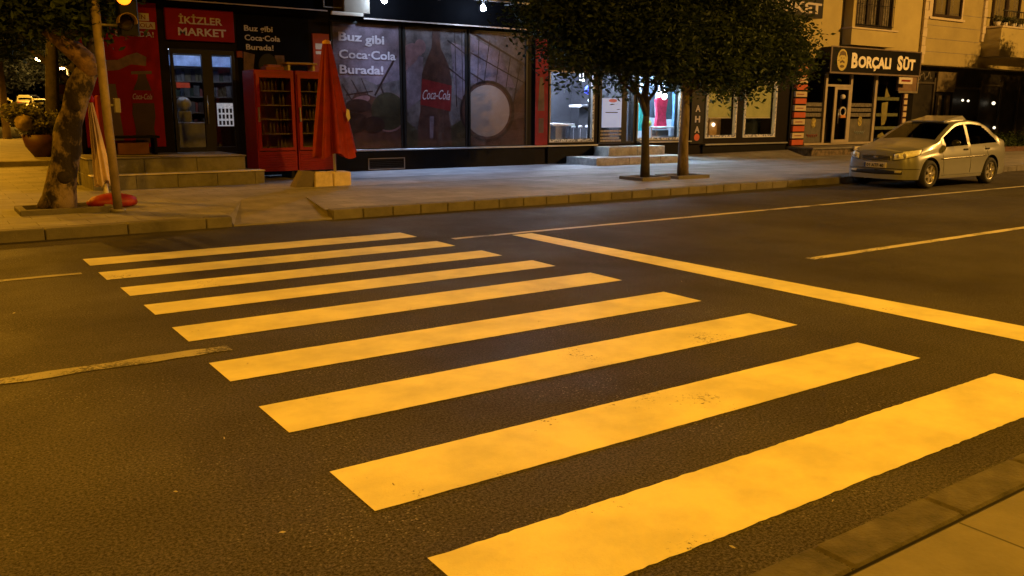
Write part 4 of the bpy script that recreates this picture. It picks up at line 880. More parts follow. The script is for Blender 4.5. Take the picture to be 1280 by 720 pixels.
b = B(); b.box(33.02, 33.26, Y-.05, Y-.021, 5.27, 7.4); b.box(35.30, 35.50, Y-.05, Y-.021, 5.27, 7.4); b.obj('window_surround', M_PILAS, ap); B().bbox(32.98, 35.56, Y-.13, Y-.021, 5.18, 5.265, .01).obj('window_sill', M_PILAS, ap)
upper_window(33.27, 35.29, 5.30, 7.2, Y-.18+.1, 2, False)
# balcony
bc = B().bbox(37.3, 46, Y-.75, Y+.24, 3.9, 5.05, .02).obj('balcony', M_OCHRE, ap)
B().bbox(37.25, 46, Y-.80, Y+.24, 5.052, 5.12, .01).obj('balcony_coping', M_PILAS, bc)
b = B()
for i in range(40): b.tube([(37.4+i*.2, Y-.72, 5.12), (37.4+i*.2, Y-.72, 5.72)], .01, 6)
b.tube([(37.3, Y-.72, 5.72), (46, Y-.72, 5.72)], .025, 8); b.obj('railing', M_BLACK, bc)
for i, x in enumerate((37.6, 38.2, 38.9, 39.5)):
    t = thing('balcony_plant', ['pale bushy', 'small dark leafy', 'bright flowering', 'drooping'][i]+' potted plant on the balcony ledge', 'potted plant', (x, Y-.4, 5.12), 'potted plants on the balcony')
    B().lathe((x, Y-.4, 5.12), [(0, 0), (.09, 0), (.13, .18), (.11, .18), (.10, .15), (0, .15)], 12).obj('pot', M_CREAM, t)
    leaves('foliage', [(x, Y-.4, 5.42, .16, .14, .14, 1)], 160, .06, M_LEAF2 if i != 1 else M_LEAF, t, 50+i)
upper_window(38.2, 40.5, 5.2, 7.3, Y+.18, 2, False)
# dairy shopfront
M_ALU = mat('aluminium_frame', (.42, .36, .28), .45, .3, var=.12)
sf = B()
for x in (26.95, 28.42): sf.box(x, x+.12, Y-.03, Y+.05, .44, 2.94)
sf.box(27.071, 28.419, Y-.03, Y+.05, 2.50, 2.58); sf.box(27.071, 28.419, Y-.03, Y+.05, .44, .50); sf.box(25.96, 26.949, Y-.03, Y+.05, .44, .52); sf.box(28.541, 30.09, Y-.03, Y+.05, .44, .52); sf.box(29.95, 30.09, Y-.03, Y+.05, .521, 2.94)
fr = sf.obj('shopfront', M_ALU, ap)
d = B(); d.box(27.45, 27.60, Y-.07, Y-.031, .50, 2.49); d.box(28.28, 28.415, Y-.07, Y-.031, .50, 2.49); d.box(27.601, 28.279, Y-.07, Y-.031, 2.40, 2.49); d.box(27.601, 28.279, Y-.07, Y-.031, .50, .62)
dd = d.obj('shop_door', M_ALU, ap); B().tube([(27.68, Y-.12, 1.2), (27.68, Y-.12, 1.7)], .014, 8).obj('handle', M_METAL, dd)
M_DG = glass('dim_glass', (.75, .75, .75), .9)
B().box(25.96, 30.09, Y+.06, Y+.068, .53, 2.93).obj('pane', M_DG, fr); B().box(30.22, 31.73, Y+.06, Y+.068, .27, 2.88).obj('pane', M_DG, fr)
B().add([(25.5, 20, .42), (32.3, 20, .42), (32.3, 22.5, .42), (25.5, 22.5, .42), (25.5, 19.77, 3.2), (32.3, 19.77, 3.2), (32.3, 22.5, 3.2), (25.5, 22.5, 3.2)], [(0, 1, 2, 3), (4, 7, 6, 5), (3, 2, 6, 7), (0, 3, 7, 4), (1, 5, 6, 2)]).obj('dairy_room', mat('dairy_interior', (.05, .045, .03), .7), ap, recalc=False)
# window graphics: rows, yellow roundels
for a, c in ((25.98, 26.93), (28.56, 29.93)):
    for z in (1.80, 1.62, 1.44): B().box(a, c, Y+.05, Y+.058, z, z+.13).obj('window_sticker', mat('sticker_grey', (.12, .105, .085), .6, var=.6, scale=14), fr)
    B().box(a, c, Y+.04, Y+.048, .53, 1.36).obj('frosted_film', mat('film_grey', (.09, .082, .066), .6, var=.35, scale=5), fr)
for x, z in ((26.5, 1.22), (29.25, 1.28)): B().prism(ell(x, z, .13, .18, 20), Y+.03, Y+.038).obj('roundel', mat('roundel_yellow', (.30, .24, .06), .5, var=.5, scale=12, hard=.08), fr)
B().tube([(28.95+.62*t, Y+.03, .86+.045*math.sin(t*34)+.02*math.sin(t*71)) for t in np.linspace(0, 1, 60)], .012, 5).obj('window_scrawl', mat('pale_blue_print', (.22, .26, .28), .5), fr)
B().tube([(26.15+.6*t, Y+.03, .78+.045*math.sin(t*29)+.02*math.sin(t*61)) for t in np.linspace(0, 1, 60)], .012, 5).obj('window_scrawl', mat('dull_red_print', (.25, .05, .03), .5), fr)
b = B(); b.prism([(30.55, 1.95), (30.95, 2.0), (30.95, 1.4), (30.85, 1.15), (30.65, 1.1), (30.6, 1.3)], Y+.03, Y+.04); b.prism([(30.75, 2.6), (30.9, 2.35), (31.05, 2.2), (30.7, 2.15)], Y+.03, Y+.04); b.prism([(30.45, .75), (30.75, .85), (30.95, .7), (30.85, .4), (30.5, .38)], Y+.03, Y+.04); b.obj('yellow_print', mat('yellow_print', (.19, .17, .05), .5, var=.3), fr)
b = B()
for z in (.35, .95, 1.45, 2.05): b.box(30.24, 31.7, Y+.045, Y+.055, z, z+.12)
b.obj('green_print', mat('olive_print', (.10, .11, .05), .5, var=.4, scale=10), fr)
wr = thing('hanging_wreath', 'orange and white wreath hanging in the dairy doorway', 'wreath', (27.95, Y-.1, 1.5))
B().tube([(27.95+.17*math.cos(a), Y-.1, 1.62+.15*math.sin(a)) for a in np.linspace(0, 6.283, 20)], .03, 8).obj('ring', M_CREAM, wr); B().bbox(27.80, 28.12, Y-.14, Y-.06, 1.40, 1.50, .02).obj('basket', mat('orange_basket', (.5, .2, .04), .6), wr); B().blob((27.9, Y-.1, 2.15), .12, .08, .09).obj('bow', M_CREAM, wr)
# dairy sign
ds = thing('dairy_sign', 'black sign board reading BORÇALI SÜT with a yellow face emblem', 'sign', (29.4, Y, 3.0))
Ys = Y-.45
bo = B().bbox(26.55, 32.05, Ys, Y-.39+.38, 2.97, 3.83, .01).obj('board', M_BLACK, ds)
b = B(); b.box(26.5, 32.1, Ys-.03, Ys-.002, 2.93, 2.99); b.box(26.5, 26.56, Ys-.03, Ys-.002, 2.991, 3.86); b.box(32.04, 32.1, Ys-.03, Ys-.002, 2.991, 3.86); b.box(26.561, 32.039, Ys-.03, Ys-.002, 3.82, 3.86); b.obj('frame', mat('sign_trim', (.16, .12, .09), .5), ds)
M_SW = mat('sign_white', (.80, .74, .62), .5, var=.04)
textmesh('B', 27.72, 3.17, .50, .36, Ys-.012, .012, bold=.045).obj('lettering', M_SW, ds)
textmesh('ORÇALI', 28.12, 3.19, .38, 2.02, Ys-.012, .012, bold=.045).obj('lettering', M_SW, ds)
textmesh('S', 30.55, 3.17, .50, .34, Ys-.012, .012, bold=.045).obj('lettering', M_SW, ds)
textmesh('ÜT', 30.93, 3.19, .38, .80, Ys-.012, .012, bold=.045).obj('lettering', M_SW, ds)
b = B(); b.prism(ell(27.18, 3.40, .30, .37, 28), Ys-.012, Ys-.001); b.obj('emblem', mat('emblem_yellow', (.50, .42, .12), .5, var=.15), ds)
b = B(); b.prism([(26.98, 3.50), (27.02, 3.66), (27.18, 3.72), (27.34, 3.66), (27.38, 3.50), (27.30, 3.56), (27.06, 3.56)], Ys-.018, Ys-.0125).prism([(27.04, 3.34), (27.18, 3.40), (27.32, 3.34), (27.30, 3.28), (27.18, 3.32), (27.06, 3.28)], Ys-.018, Ys-.0125).prism(ell(27.18, 3.18, .13, .05, 14), Ys-.018, Ys-.0125).box(27.07, 27.14, Ys-.018, Ys-.0125, 3.45, 3.48).box(27.22, 27.29, Ys-.018, Ys-.0125, 3.45, 3.48); b.obj('emblem_marks', mat('emblem_brown', (.12, .08, .03), .5), ds)
t = thing('small_sign', 'small cream and red sign hanging under the dairy sign', 'sign', (31.2, Ys, 2.8))
B().bbox(30.75, 31.65, Ys-.02, Ys+.04, 2.66, 2.90, .01).obj('board', M_CREAM, t); B().box(30.9, 31.5, Ys-.026, Ys-.0205, 2.74, 2.81).obj('red_line', M_PR, t)
t = thing('side_board', 'dull framed board on the wall right of the dairy sign', 'sign', (32.3, Y, 2.4))
B().bbox(31.3, 32.58, Y-.12, Y-.01, 2.42, 2.94, .01).obj('board', mat('dull_orange_board', (.16, .10, .06), .6, var=.3), t); B().box(31.3, 32.6, Y-.15, Y-.121, 2.34, 2.415).box(32.52, 32.6, Y-.15, Y-.121, 2.416, 3.5).obj('frame', mat('grey_olive', (.18, .15, .10), .6), t)
# price tags column: red and cream boxes at the corner
ct = thing('price_tag_column', 'column of alternating red and cream tags at the building corner', 'sign', (25.45, Y, .45), 'tag columns beside the dairy shop')
B().box(25.05, 25.85, Y-.06, Y-.001, .42, 3.4).obj('backing', M_BLACK, ct)
M_TR = mat('tag_red', (.45, .075, .02), .5, var=.15); M_TC = mat('tag_cream', (.50, .40, .26), .5, var=.1)
for i in range(10):
    B().bbox(25.10+.008*i, 25.74+.004*i, Y-.16, Y-.061, .47+i*.235, .65+i*.235, .01).obj('tag', (M_TR, M_TC)[i % 2], ct)
b = B(); b.prism(ell(25.5, 3.02, .30, .27, 20), Y-.14, Y-.061); b.obj('round_tag', mat('tag_orange', (.42, .16, .05), .6, var=.5, scale=12), ct)
b = B()
for i in range(1, 10, 2): b.box(25.22, 25.60, Y-.166, Y-.1605, .54+i*.235, .57+i*.235)
b.obj('tag_text', M_PR, ct)
ct = thing('price_tag_column', 'slim column of small cream tags behind the car roof', 'sign', (32.0, Y, .5), 'tag columns beside the dairy shop')
B().box(31.80, 32.12, Y-.05, Y-.001, .42, 2.40).obj('backing', mat('tag_back', (.04, .01, .008), .5), ct)
for i in range(8): B().bbox(31.84, 32.06, Y-.09, Y-.051, .50+i*.235, .66+i*.235, .006).obj('tag', M_TC, ct)
# platform before the dairy shop
pf = thing('shop_platform', 'raised stone platform with dark patterned front before the dairy shop', 'platform', (28, 18.9, Z))
B().bbox(24.97, 31.2, 18.35, 19.49, .36, .42, .012).obj('top', M_STONE, pf)
B().box(25.0, 31.15, 18.42, 19.48, Z-.02, .358).obj('front', mat('pebble_front', (.015, .012, .010), .6, var=.5, scale=7, col2=(.22, .16, .10)), pf)
tag(B().bbox(27.2, 28.4, 18.28, 18.345, .30, .425, .01).obj('door_sill', M_CREAM), 'pale sill strip on the platform edge below the dairy door', 'sill')
# dark shops at the far right: frames, faint lettering, glints
for x in (33.0, 34.9, 36.4, 38.6, 40.4, 42.0): B().box(x, x+.10, Y+.52, Y+.599, Z, 3.0).obj('shop_mullion', mat('frame_dim', (.06, .05, .035), .5), ap)
for x0, x1, z in ((33.101, 34.899, 2.75), (36.501, 38.599, 2.6), (38.701, 40.399, 2.75)): B().box(x0, x1, Y+.52, Y+.599, z, z+.08).obj('shop_transom', MATS['frame_dim'], ap)
b = B(); b.box(35.0, 36.39, Y+.45, Y+.519, 2.45, 3.25); b.obj('dim_board', mat('dim_board', (.13, .10, .05), .6, var=.4), ap)
B().tube([(33.35+1.25*t, Y+.5, 3.05+.11*math.sin(t*17)+.06*math.sin(t*39)) for t in np.linspace(0, 1, 60)], .02, 5).obj('dim_neon_scroll', mat('dim_letter', (.16, .14, .11), .5), ap)
b = B()
for x in (35.1, 35.75): b.box(x, x+.25, Y+.40, Y+.50, Z, 2.3)
b.obj('dim_pillar', mat('dim_pillar', (.16, .13, .09), .6), ap)
for i, (x, z, s) in enumerate(((37.0, 2.12, .05), (37.45, 2.10, .05), (39.6, 2.02, .075), (39.9, .95, .06), (36.1, 1.15, .02))):
    tag(B().blob((x, Y+.4, z), s, s, s, 10).obj('glint_lamp', mat('glint', (.8, .8, .8), .4, emit=(1, .85, .6), estr=2.2)), ['left', 'right', 'large upper', 'lower right', 'tiny lower'][i]+' small white light in the dark shopfronts behind the car', 'lamp', 'small lights in the dark shopfronts')
# hedge and low wall at far right
hg = thing('clipped_hedge', 'dark clipped hedge beyond the parked car', 'hedge', (36, 17.2, Z))
leaves('foliage', [(33.5+i*1.3, 17.6, .42, .8, .45, .30, 1) for i in range(9)], 9000, .06, M_LEAF, hg, 77)
B().bbox(32.5, 46, 16.9, 18.3, Z-.02, .30, .02).obj('planter_kerb', mat('brick_dark', (.10, .055, .035), .8, var=.3, scale=5), hg)
# ================================================================== CAR
def lerp(x, P):
    for (a, u), (c, v) in zip(P, P[1:]):
        if x <= c:
            t = max(0, (x-a)/(c-a)); return u+(v-u)*t
    return P[-1][1]
def sm(x, P):       # smoothed piecewise curve
    return sum(lerp(x+d, P) for d in (-.08, -.04, 0, .04, .08))/5
TOP = [(.14, .79), (.24, .845), (.45, .905), (.9, .98), (1.12, 1.01), (1.95, 1.405), (2.2, 1.45), (2.6, 1.465), (3.0, 1.43), (3.35, 1.335), (3.82, 1.10), (3.95, 1.06), (4.12, 1.03), (4.20, .98)]
WID = [(.10, .62), (.24, .74), (.3, .81), (.7, .84), (1.5, .845), (3.4, .845), (3.85, .82), (4.08, .77), (4.18, .68)]
BELT = [(0, .68), (.3, .73), (.8, .82), (1.2, .86), (3.4, .935), (4.0, .93), (4.30, .90)]
RAIL = [(0, .52), (.5, .66), (1.1, .74), (1.3, .70), (1.95, .60), (2.5, .585), (3.2, .59), (3.7, .62), (4.0, .66), (4.3, .60)]
AX = (.80, 3.30)
def ring(x):
    W_ = sm(x, WID); zb = sm(x, BELT); zt = sm(x, TOP); yr = min(sm(x, RAIL), W_-.06); zl = .20+.05*max(0, (x-3.8))/.5
    for a in AX:
        if abs(x-a) < .365: zl = max(zl, .30+math.sqrt(.365**2-(x-a)**2))
    cab = max(0, min(1, (zt-zb-.13)/.2)); zr = zt-.035-.02*(1-cab)
    zr = max(zr, zb+.02)
    pts = []
    for i in range(10):
        t = i/9; z = zl+(zb-zl)*t; h = (z-.2)/(zb-.2)
        y = W_*(.955+.045*math.sin(math.pi*min(1, h*1.15+.05))**.7)-.028*max(0, h-.8)/.2
        pts.append((y, z))
    yb = pts[-1][0]
    for i in range(1, 15):
        t = i/14
        if cab > .5: y = yb-.012-(yb-.012-yr)*t**1.12; z = zb+(zr-zb)*t
        else: y = yb+(yr-yb)*t; z = zb+(zr-zb)*math.sin(t*math.pi/2)
        pts.append((y, z))
    for i in range(1, 8):
        t = i/7; y = yr*(1-t); pts.append((y, zr+(zt-zr)*(1-(y/yr)**2)))
    return pts
xs = [round(.20+(4.17-.20)*i/145, 4) for i in range(146)]
def build_car(root, paint):
    full = []; X = []
    r0 = ring(.20); c0 = .47; r9 = ring(4.17); c9 = .6
    for s, dx in ((.0005, .06), (.5, .066), (.72, .078), (.84, .095), (.91, .115), (.96, .145), (.985, .17)): full.append([(y*s, z if z < .5 else .5+(z-.5)*(1-.22*(1-s)**1.5)) for y, z in r0]); X.append(dx)
    for x in xs: full.append(ring(x)); X.append(x)
    for s, dx in ((.98, 4.19), (.93, 4.21), (.82, 4.225), (.5, 4.235), (.0005, 4.24)): full.append([(y*s, z if z < .5 else .5+(z-.5)*(1-.15*(1-s)**1.5)) for y, z in r9]); X.append(dx)
    n = len(full[0]); parts = {}
    def cls(i, j):
        x = (X[i]+X[i+1])/2; y = (full[i][j][0]+full[i][j+1][0])/2; z = (full[i][j][1]+full[i][j+1][1])/2
        v = (j-9+.5)/14
        if 9 <= j <= 20:
            if 1.38+.06*(1-v) < x < 2.32-.02*v and full[i][22][1]-full[i][9][1] > .07: return 'front_side_window'
            if 2.42-.02*v < x < 3.60-.75*v**2.2 : return 'rear_side_window'
        if j >= 24 and 1.20 < x < 1.93: return 'windscreen'
        if j >= 24 and 3.42 < x < 3.80: return 'rear_window'
        if False and x < .56 and y > .40+.10*x and .575+.24*x < z < .70+.25*x and j < 20: return 'headlight'
        if x > 4.05 and j in (6, 7, 8, 9, 10, 11, 12) and y > .5: return 'tail_light'
        return 'body'
    for sgn in (1, -1):
        for i in range(len(full)-1):
            for j in range(n-1):
                k = cls(i, j); k = (k, sgn) if k not in ('body', 'windscreen', 'rear_window') else (k, 0)
                q = [(X[i], sgn*full[i][j][0], full[i][j][1]), (X[i+1], sgn*full[i+1][j][0], full[i+1][j][1]), (X[i+1], sgn*full[i+1][j+1][0], full[i+1][j+1][1]), (X[i], sgn*full[i][j+1][0], full[i][j+1][1])]
                parts.setdefault(k, B()).add(q, [(0, 1, 2, 3)], True)
    global CARS; CARS = (full, X)
    MM = {'body': paint, 'headlight': mat('headlight_glass', (.85, .82, .74), .28, .0, var=.22, scale=18, coat=1), 'tail_light': mat('tail_red', (.25, .01, .01), .2, coat=1)}
    G = glass('car_glass', (.16, .16, .15), .9)
    bo = None
    for (k, s), b in sorted(parts.items(), key=lambda q: q[0][0] != 'body'):
        o = b.obj(k, MM.get(k, G), root)
    return root
def at_car(x, y, z): return (x, y, z)
def make_car(label):
    c = thing('parked_car', label, 'car', (0, 0, 0))
    WM[c.name] = Matrix()
    paint = mat('car_paint', (.26, .265, .27), .34, .35, var=.03, scale=2, coat=.5)
    build_car(c, paint)
    DK = mat('car_trim_black', (.012, .012, .012), .45)
    CHR = mat('chrome', (.7, .66, .58), .2, .9, var=.05)
    B().box(.35, 4.05, -.70, .70, .19, .34).obj('underbody', DK, c)
    for a in AX:
        B().box(a-.36, a+.36, -.62, .62, .341, .70).obj('wheel_well', DK, c)
    B().box(1.2, 3.7, -.66, .66, .345, .42).box(1.22, 1.5, -.66, .66, .701, .88).obj('cabin_floor', DK, c)
    ST = mat('seat_cloth', (.05, .045, .04), .8)
    for y in (-.36, .36):
        B().bbox(1.95, 2.45, y-.24, y+.24, .43, .66, .04).add([(2.38, y-.24, .60), (2.38, y+.24, .60), (2.52, y+.24, 1.12), (2.52, y-.24, 1.12), (2.50, y-.24, .60), (2.50, y+.24, .60), (2.62, y+.24, 1.12), (2.62, y-.24, 1.12)], [(0, 1, 2, 3), (7, 6, 5, 4), (0, 3, 7, 4), (1, 5, 6, 2), (3, 2, 6, 7)]).bbox(2.50, 2.60, y-.12, y+.12, 1.15, 1.31, .03).obj('seat', ST, c)
    B().bbox(3.0, 3.2, -.6, .6, .43, 1.08, .04).obj('rear_seat', ST, c)
    for a in AX:
        for s in (-1, 1):
            y = s*.745; wl = thing('wheel', None, None, (a, y, .30)) if False else None
            t = B().lathe((a, y, .30), [(.20, -.095*s), (.27, -.10*s), (.295, -.07*s), (.302, 0), (.295, .07*s), (.27, .10*s), (.205, .095*s), (.20, .06*s)], 36, 'y').obj('wheel', mat('tyre', (.018, .017, .016), .85), c)
            rb = B().lathe((a, y, .30), [(.204, .085*s), (.185, .09*s), (.178, .03*s), (.175, -.05*s)], 36, 'y')
            for k in range(6):
                an = k*math.pi/3+.26; ca, sa = math.cos(an), math.sin(an); w0, w1 = .040, .026
                P = [(.04, -w0), (.185, -w1), (.185, w1), (.04, w0)]
                rb.add([(a+p*ca-q*sa, y+.088*s, .30+p*sa+q*ca) for p, q in P]+[(a+p*ca-q*sa, y+.05*s, .30+p*sa+q*ca) for p, q in P], [(0, 1, 2, 3), (7, 6, 5, 4), (0, 4, 5, 1), (1, 5, 6, 2), (2, 6, 7, 3), (3, 7, 4, 0)])
            rb.lathe((a, y, .30), [(0, .095*s), (.045, .092*s), (.05, .06*s)], 16, 'y'); rb.obj('rim', mat('alloy', (.40, .37, .32), .35, .6), t)
            B().lathe((a, y, .30), [(0, .02*s), (.176, .02*s)], 24, 'y').obj('brake_disc', DK, t)
    # side details follow the body surface
    def sy(x, z):
        p = ring(x)
        for (y0, z0), (y1, z1) in zip(p, p[1:]):
            if z0 <= z <= z1 and z1 > z0: return y0+(y1-y0)*(z-z0)/(z1-z0)
        return p[0][0]
    for s in (-1, 1):
        B().tube([(x, s*(sy(x, .60+.02*x)+.006), .60+.02*x) for x in np.linspace(1.18, 3.02, 24)], .013, 6).obj('side_moulding', CHR, c)
        b = B()
        for x0, x1 in ((1.30, 1.24), (2.38, 2.38), (3.28, 3.05)): b.tube([(x0+(x1-x0)*t, s*(sy(x0+(x1-x0)*t, .30+.56*t)+.001), .30+.56*t) for t in np.linspace(0, 1, 10)], .004, 5)
        b.tube([(x, s*(sy(x, .27)+.001), .27) for x in np.linspace(1.25, 2.95, 12)], .004, 5)
        b.obj('door_seam', DK, c)
        for x in (2.20, 3.12): B().bbox(x-.09, x+.09, s*(sy(x, .80)+.004)-.012, s*(sy(x, .80)+.004)+.014, .79, .825, .006).obj('door_handle', DK if s < 0 else DK, c)
        m_ = B().blob((1.52, s*.93, .96), .075, .10, .068, 14); m_.tube([(1.52, s*.80, .92), (1.52, s*.88, .94)], .02, 8); m_.obj('wing_mirror', DK, c)
        B().blob((1.565, s*.93, .96), .045, .085, .055, 12).obj('mirror_glass', DK, c)
        pass
    full, X = CARS
    def slice_(z):
        P = []
        for xx, rg in zip(X, full):
            if xx > 1.0: break
            if z >= max(q[1] for q in rg) or z <= rg[0][1]: continue
            for (y0, z0), (y1, z1) in zip(rg, rg[1:]):
                if z0 <= z <= z1 and z1 > z0: P.append((xx, y0+(y1-y0)*(z-z0)/(z1-z0))); break
        return [(P[0][0], 0.)]+P
    def arc(z, s_):
        P = slice_(z); a = 0.; t = abs(s_)
        for (x0, y0), (x1, y1) in zip(P, P[1:]):
            d = math.hypot(x1-x0, y1-y0)
            if a+d >= t and d > 0:
                u = (t-a)/d; nx, ny = -(y1-y0)/d, (x1-x0)/d
                return x0+(x1-x0)*u, y0+(y1-y0)*u, nx, ny
            a += d
        return P[-1][0], P[-1][1], 0., 1.
    def patch(s0, s1, zlo, zhi, off, n=26, m_=6, th=.02):
        """patch following the nose: s = distance round the nose from its centre line; zlo, zhi functions of 0..1"""
        b = B(); vs = []; fs = []
        for i in range(n+1):
            t = i/n; s_ = s0+(s1-s0)*t; sg = 1 if s_ >= 0 else -1
            for k in range(m_+1):
                z = zlo(t)+(zhi(t)-zlo(t))*k/m_; x, y, nx, ny = arc(z, s_)
                e = off*(1 if 0 < k < m_ and 0 < i < n else -.3)
                vs.append((x+nx*e, sg*(y+ny*e), z))
        for i in range(n):
            for k in range(m_): a = i*(m_+1)+k; fs.append((a, a+m_+1, a+m_+2, a+1))
        return b.add(vs, fs, True)
    HL = mat('headlight_glass', (.85, .84, .80), .35, .0, var=.15, scale=14, coat=1)
    for sg in (-1, 1):
        PP = []
        for q in list(np.linspace(0, 1, 16))+list(np.linspace(1, 0, 16)):
            top = len(PP) >= 16; z = (.735+.13*q**.8-.06*max(0, q-.8)/.2) if top else .60+.12*q**1.2
            x, y, nx, ny = arc(z, .40+.58*q); PP.append((x+nx*.006, sg*(y+ny*.006), z))
        B().tube(PP+[PP[0]], .007, 5).obj('headlight_seam', DK, c)
        hl = patch(.40*sg, .98*sg, lambda t: .60+.12*t**1.2, lambda t: .735+.13*t**.8-.06*max(0, t-.8)/.2, .014).obj('headlight', HL, c)
        for q, r_ in ((.50, .045), (.62, .052)):
            x, y, nx, ny = arc(.665+.09*(q-.4), q*1.0); B().blob((x+nx*.008, sg*(y+ny*.008), .675+.12*(q-.4)), .022, r_, r_*.9, 12).obj('reflector', mat('reflector_white', (.8, .8, .75), .15, .6, var=.05), hl)
        patch(.44*sg, .60*sg, lambda t: .325, lambda t: .395, .012, 10, 4).obj('fog_light', mat('fog_glass', (.45, .42, .34), .2), c)
    go = patch(-.33, .33, lambda t: .575+.02*abs(2*t-1), lambda t: .70-.012*abs(2*t-1), .010).obj('grille', DK, c)
    gt = B(); PT = [(s_, .577+.02*abs(s_)/.33) for s_ in np.linspace(-.34, .34, 18)]+[(s_, .702-.012*abs(s_)/.33) for s_ in np.linspace(.34, -.34, 18)]+[(-.34, .597)]
    PP = []
    for s_, z in PT: x, y, nx, ny = arc(z, s_); PP.append((x+nx*.012, (1 if s_ >= 0 else -1)*(y+ny*.012), z))
    gt.tube(PP, .008, 6).obj('grille_trim', CHR, go)
    for z in (.61, .64, .67):
        PP = []
        for s_ in np.linspace(-.31, .31, 14): x, y, nx, ny = arc(z, s_); PP.append((x+nx*.013, (1 if s_ >= 0 else -1)*(y+ny*.013), z))
        B().tube(PP, .004, 5).obj('grille_bar', M_GREYMET, go)
    xb = arc(.66, 0)[0]; B().blob((xb-.016, 0, .665), .008, .055, .028, 12).obj('badge', CHR, go)
    xp = arc(.49, 0)[0]
    pl = B().bbox(xp-.028, xp+.01, -.26, .26, .435, .545, .004).obj('number_plate', mat('plate_white', (.50, .46, .40), .5), c)
    tm = textmesh('01 ATF 40', 0, 0, .07, .40, 0, .002, bold=.02)
    b = B(); b.v = [(xp-.031-y_, -(x_-.19), z_+.455) for x_, y_, z_ in tm.v]; b.f = tm.f; b.sm = tm.sm; b.obj('plate_lettering', M_BLACK, pl)
    B().box(xp-.030, xp-.0285, .212, .255, .44, .54).obj('plate_band', mat('plate_blue', (.02, .05, .25), .5), pl)
    patch(-.62, .62, lambda t: .285+.02*abs(2*t-1), lambda t: .405-.03*abs(2*t-1), .009, 40, 4).obj('lower_intake', DK, c)
    PP = []
    for s_ in np.linspace(-1.0, 1.0, 40): x, y, nx, ny = arc(.425, s_); PP.append((x+nx*.004, (1 if s_ >= 0 else -1)*(y+ny*.004), .425))
    B().tube(PP, .006, 5).obj('bumper_seam', DK, c)
    # roof vent panel: raised sunroof lid
    B().add([(1.92, -.40, 1.425), (1.92, .40, 1.425), (2.60, .42, 1.535), (2.60, -.42, 1.535), (1.92, -.40, 1.40), (1.92, .40, 1.40), (2.75, .44, 1.44), (2.75, -.44, 1.44)],
            [(0, 1, 2, 3), (0, 3, 7, 4), (1, 5, 6, 2), (3, 2, 6, 7), (0, 4, 5, 1), (4, 7, 6, 5)]).obj('roof_hatch', paint, c)
    # dash litter behind the windscreen
    B().blob((1.38, -.35, .93), .10, .16, .04, 12, .4, 3).obj('dashboard_item', mat('dash_item', (.5, .22, .10), .7), c)
    B().blob((1.45, .05, 1.05), .03, .03, .07, 10).obj('hanging_charm', mat('charm', (.5, .4, .3), .6), c)
    return c
car = make_car('silver beige sedan parked at the far kerb facing the crosswalk')
car.location = (17.03, 10.95, 0)
# far parked cars on the rising side street
far = [(5.3, 66, 1.2), (7.6, 70, -1.5), (6.0, 78, 1.5), (9.0, 80, 1.6), (6.6, 88, 1.5), (8.6, 92, -1.6), (10.2, 97, 1.6), (7.4, 101, 1.5)]
lab = ['nearest of the distant cars in the side street', 'distant car second in the right row of the side street', 'distant car in the left row, up the side street', 'distant car beside the tree trunk gap in the side street',
       'distant car halfway up the side street', 'distant car higher up behind the halfway one', 'distant car at the right end of the far row', 'farthest distant car at the top of the side street']
M_YEL = mat('lit_cream_paint', (.5, .45, .30), .35, .2, coat=.5)
for i, (x, y, rz) in enumerate(far):
    c = copy_tree(car); c.location = (x, y, .05+max(0, y-52)*.030); c.rotation_euler = (0, 0, rz)
    tag(c, lab[i], 'car', 'distant cars in the side street')
car['group'] = 'parked cars'
# street lamps in the distance (lit)
M_LAMP = mat('sodium_lamp_lit', (1, .8, .4), .4, emit=(1, .62, .22), estr=90)
def lamp(x, y, z0, h, arm, label, r=.32):
    t = thing('street_lamp', label, 'street lamp', (x, y, z0), 'lit street lamps in the side street')
    B().tube([(x, y, z0), (x, y, z0+h)], [.09, .06], 10).tube([(x, y, z0+h), (x+arm*.5, y, z0+h+.2), (x+arm, y, z0+h+.15)], .04, 8).obj('pole', mat('lamp_pole', (.45, .40, .32), .5), t)
    hd = B().bbox(x+arm-.3, x+arm+.3, y-.14, y+.14, z0+h+.1, z0+h+.24, .03).obj('lamp_head', M_GREYMET, t)
    B().blob((x+arm, y-.05, z0+h+.06), r, r*.8, r*.5, 14).obj('lamp_bulb', M_LAMP, hd)
    return t
lamp(10.25, 75, .7, 3.85, -.35, 'thin street lamp post with small bright head, beyond the trunk', .17)
lamp(12.3, 100, 1.5, 4.9, -1.0, 'distant street lamp showing as the largest glow through the foliage', .42)
spot('far_sodium_light', (12, 82, 10), (8, 82, 1), 42000, (1, .47, .04), 140, .6, .2)
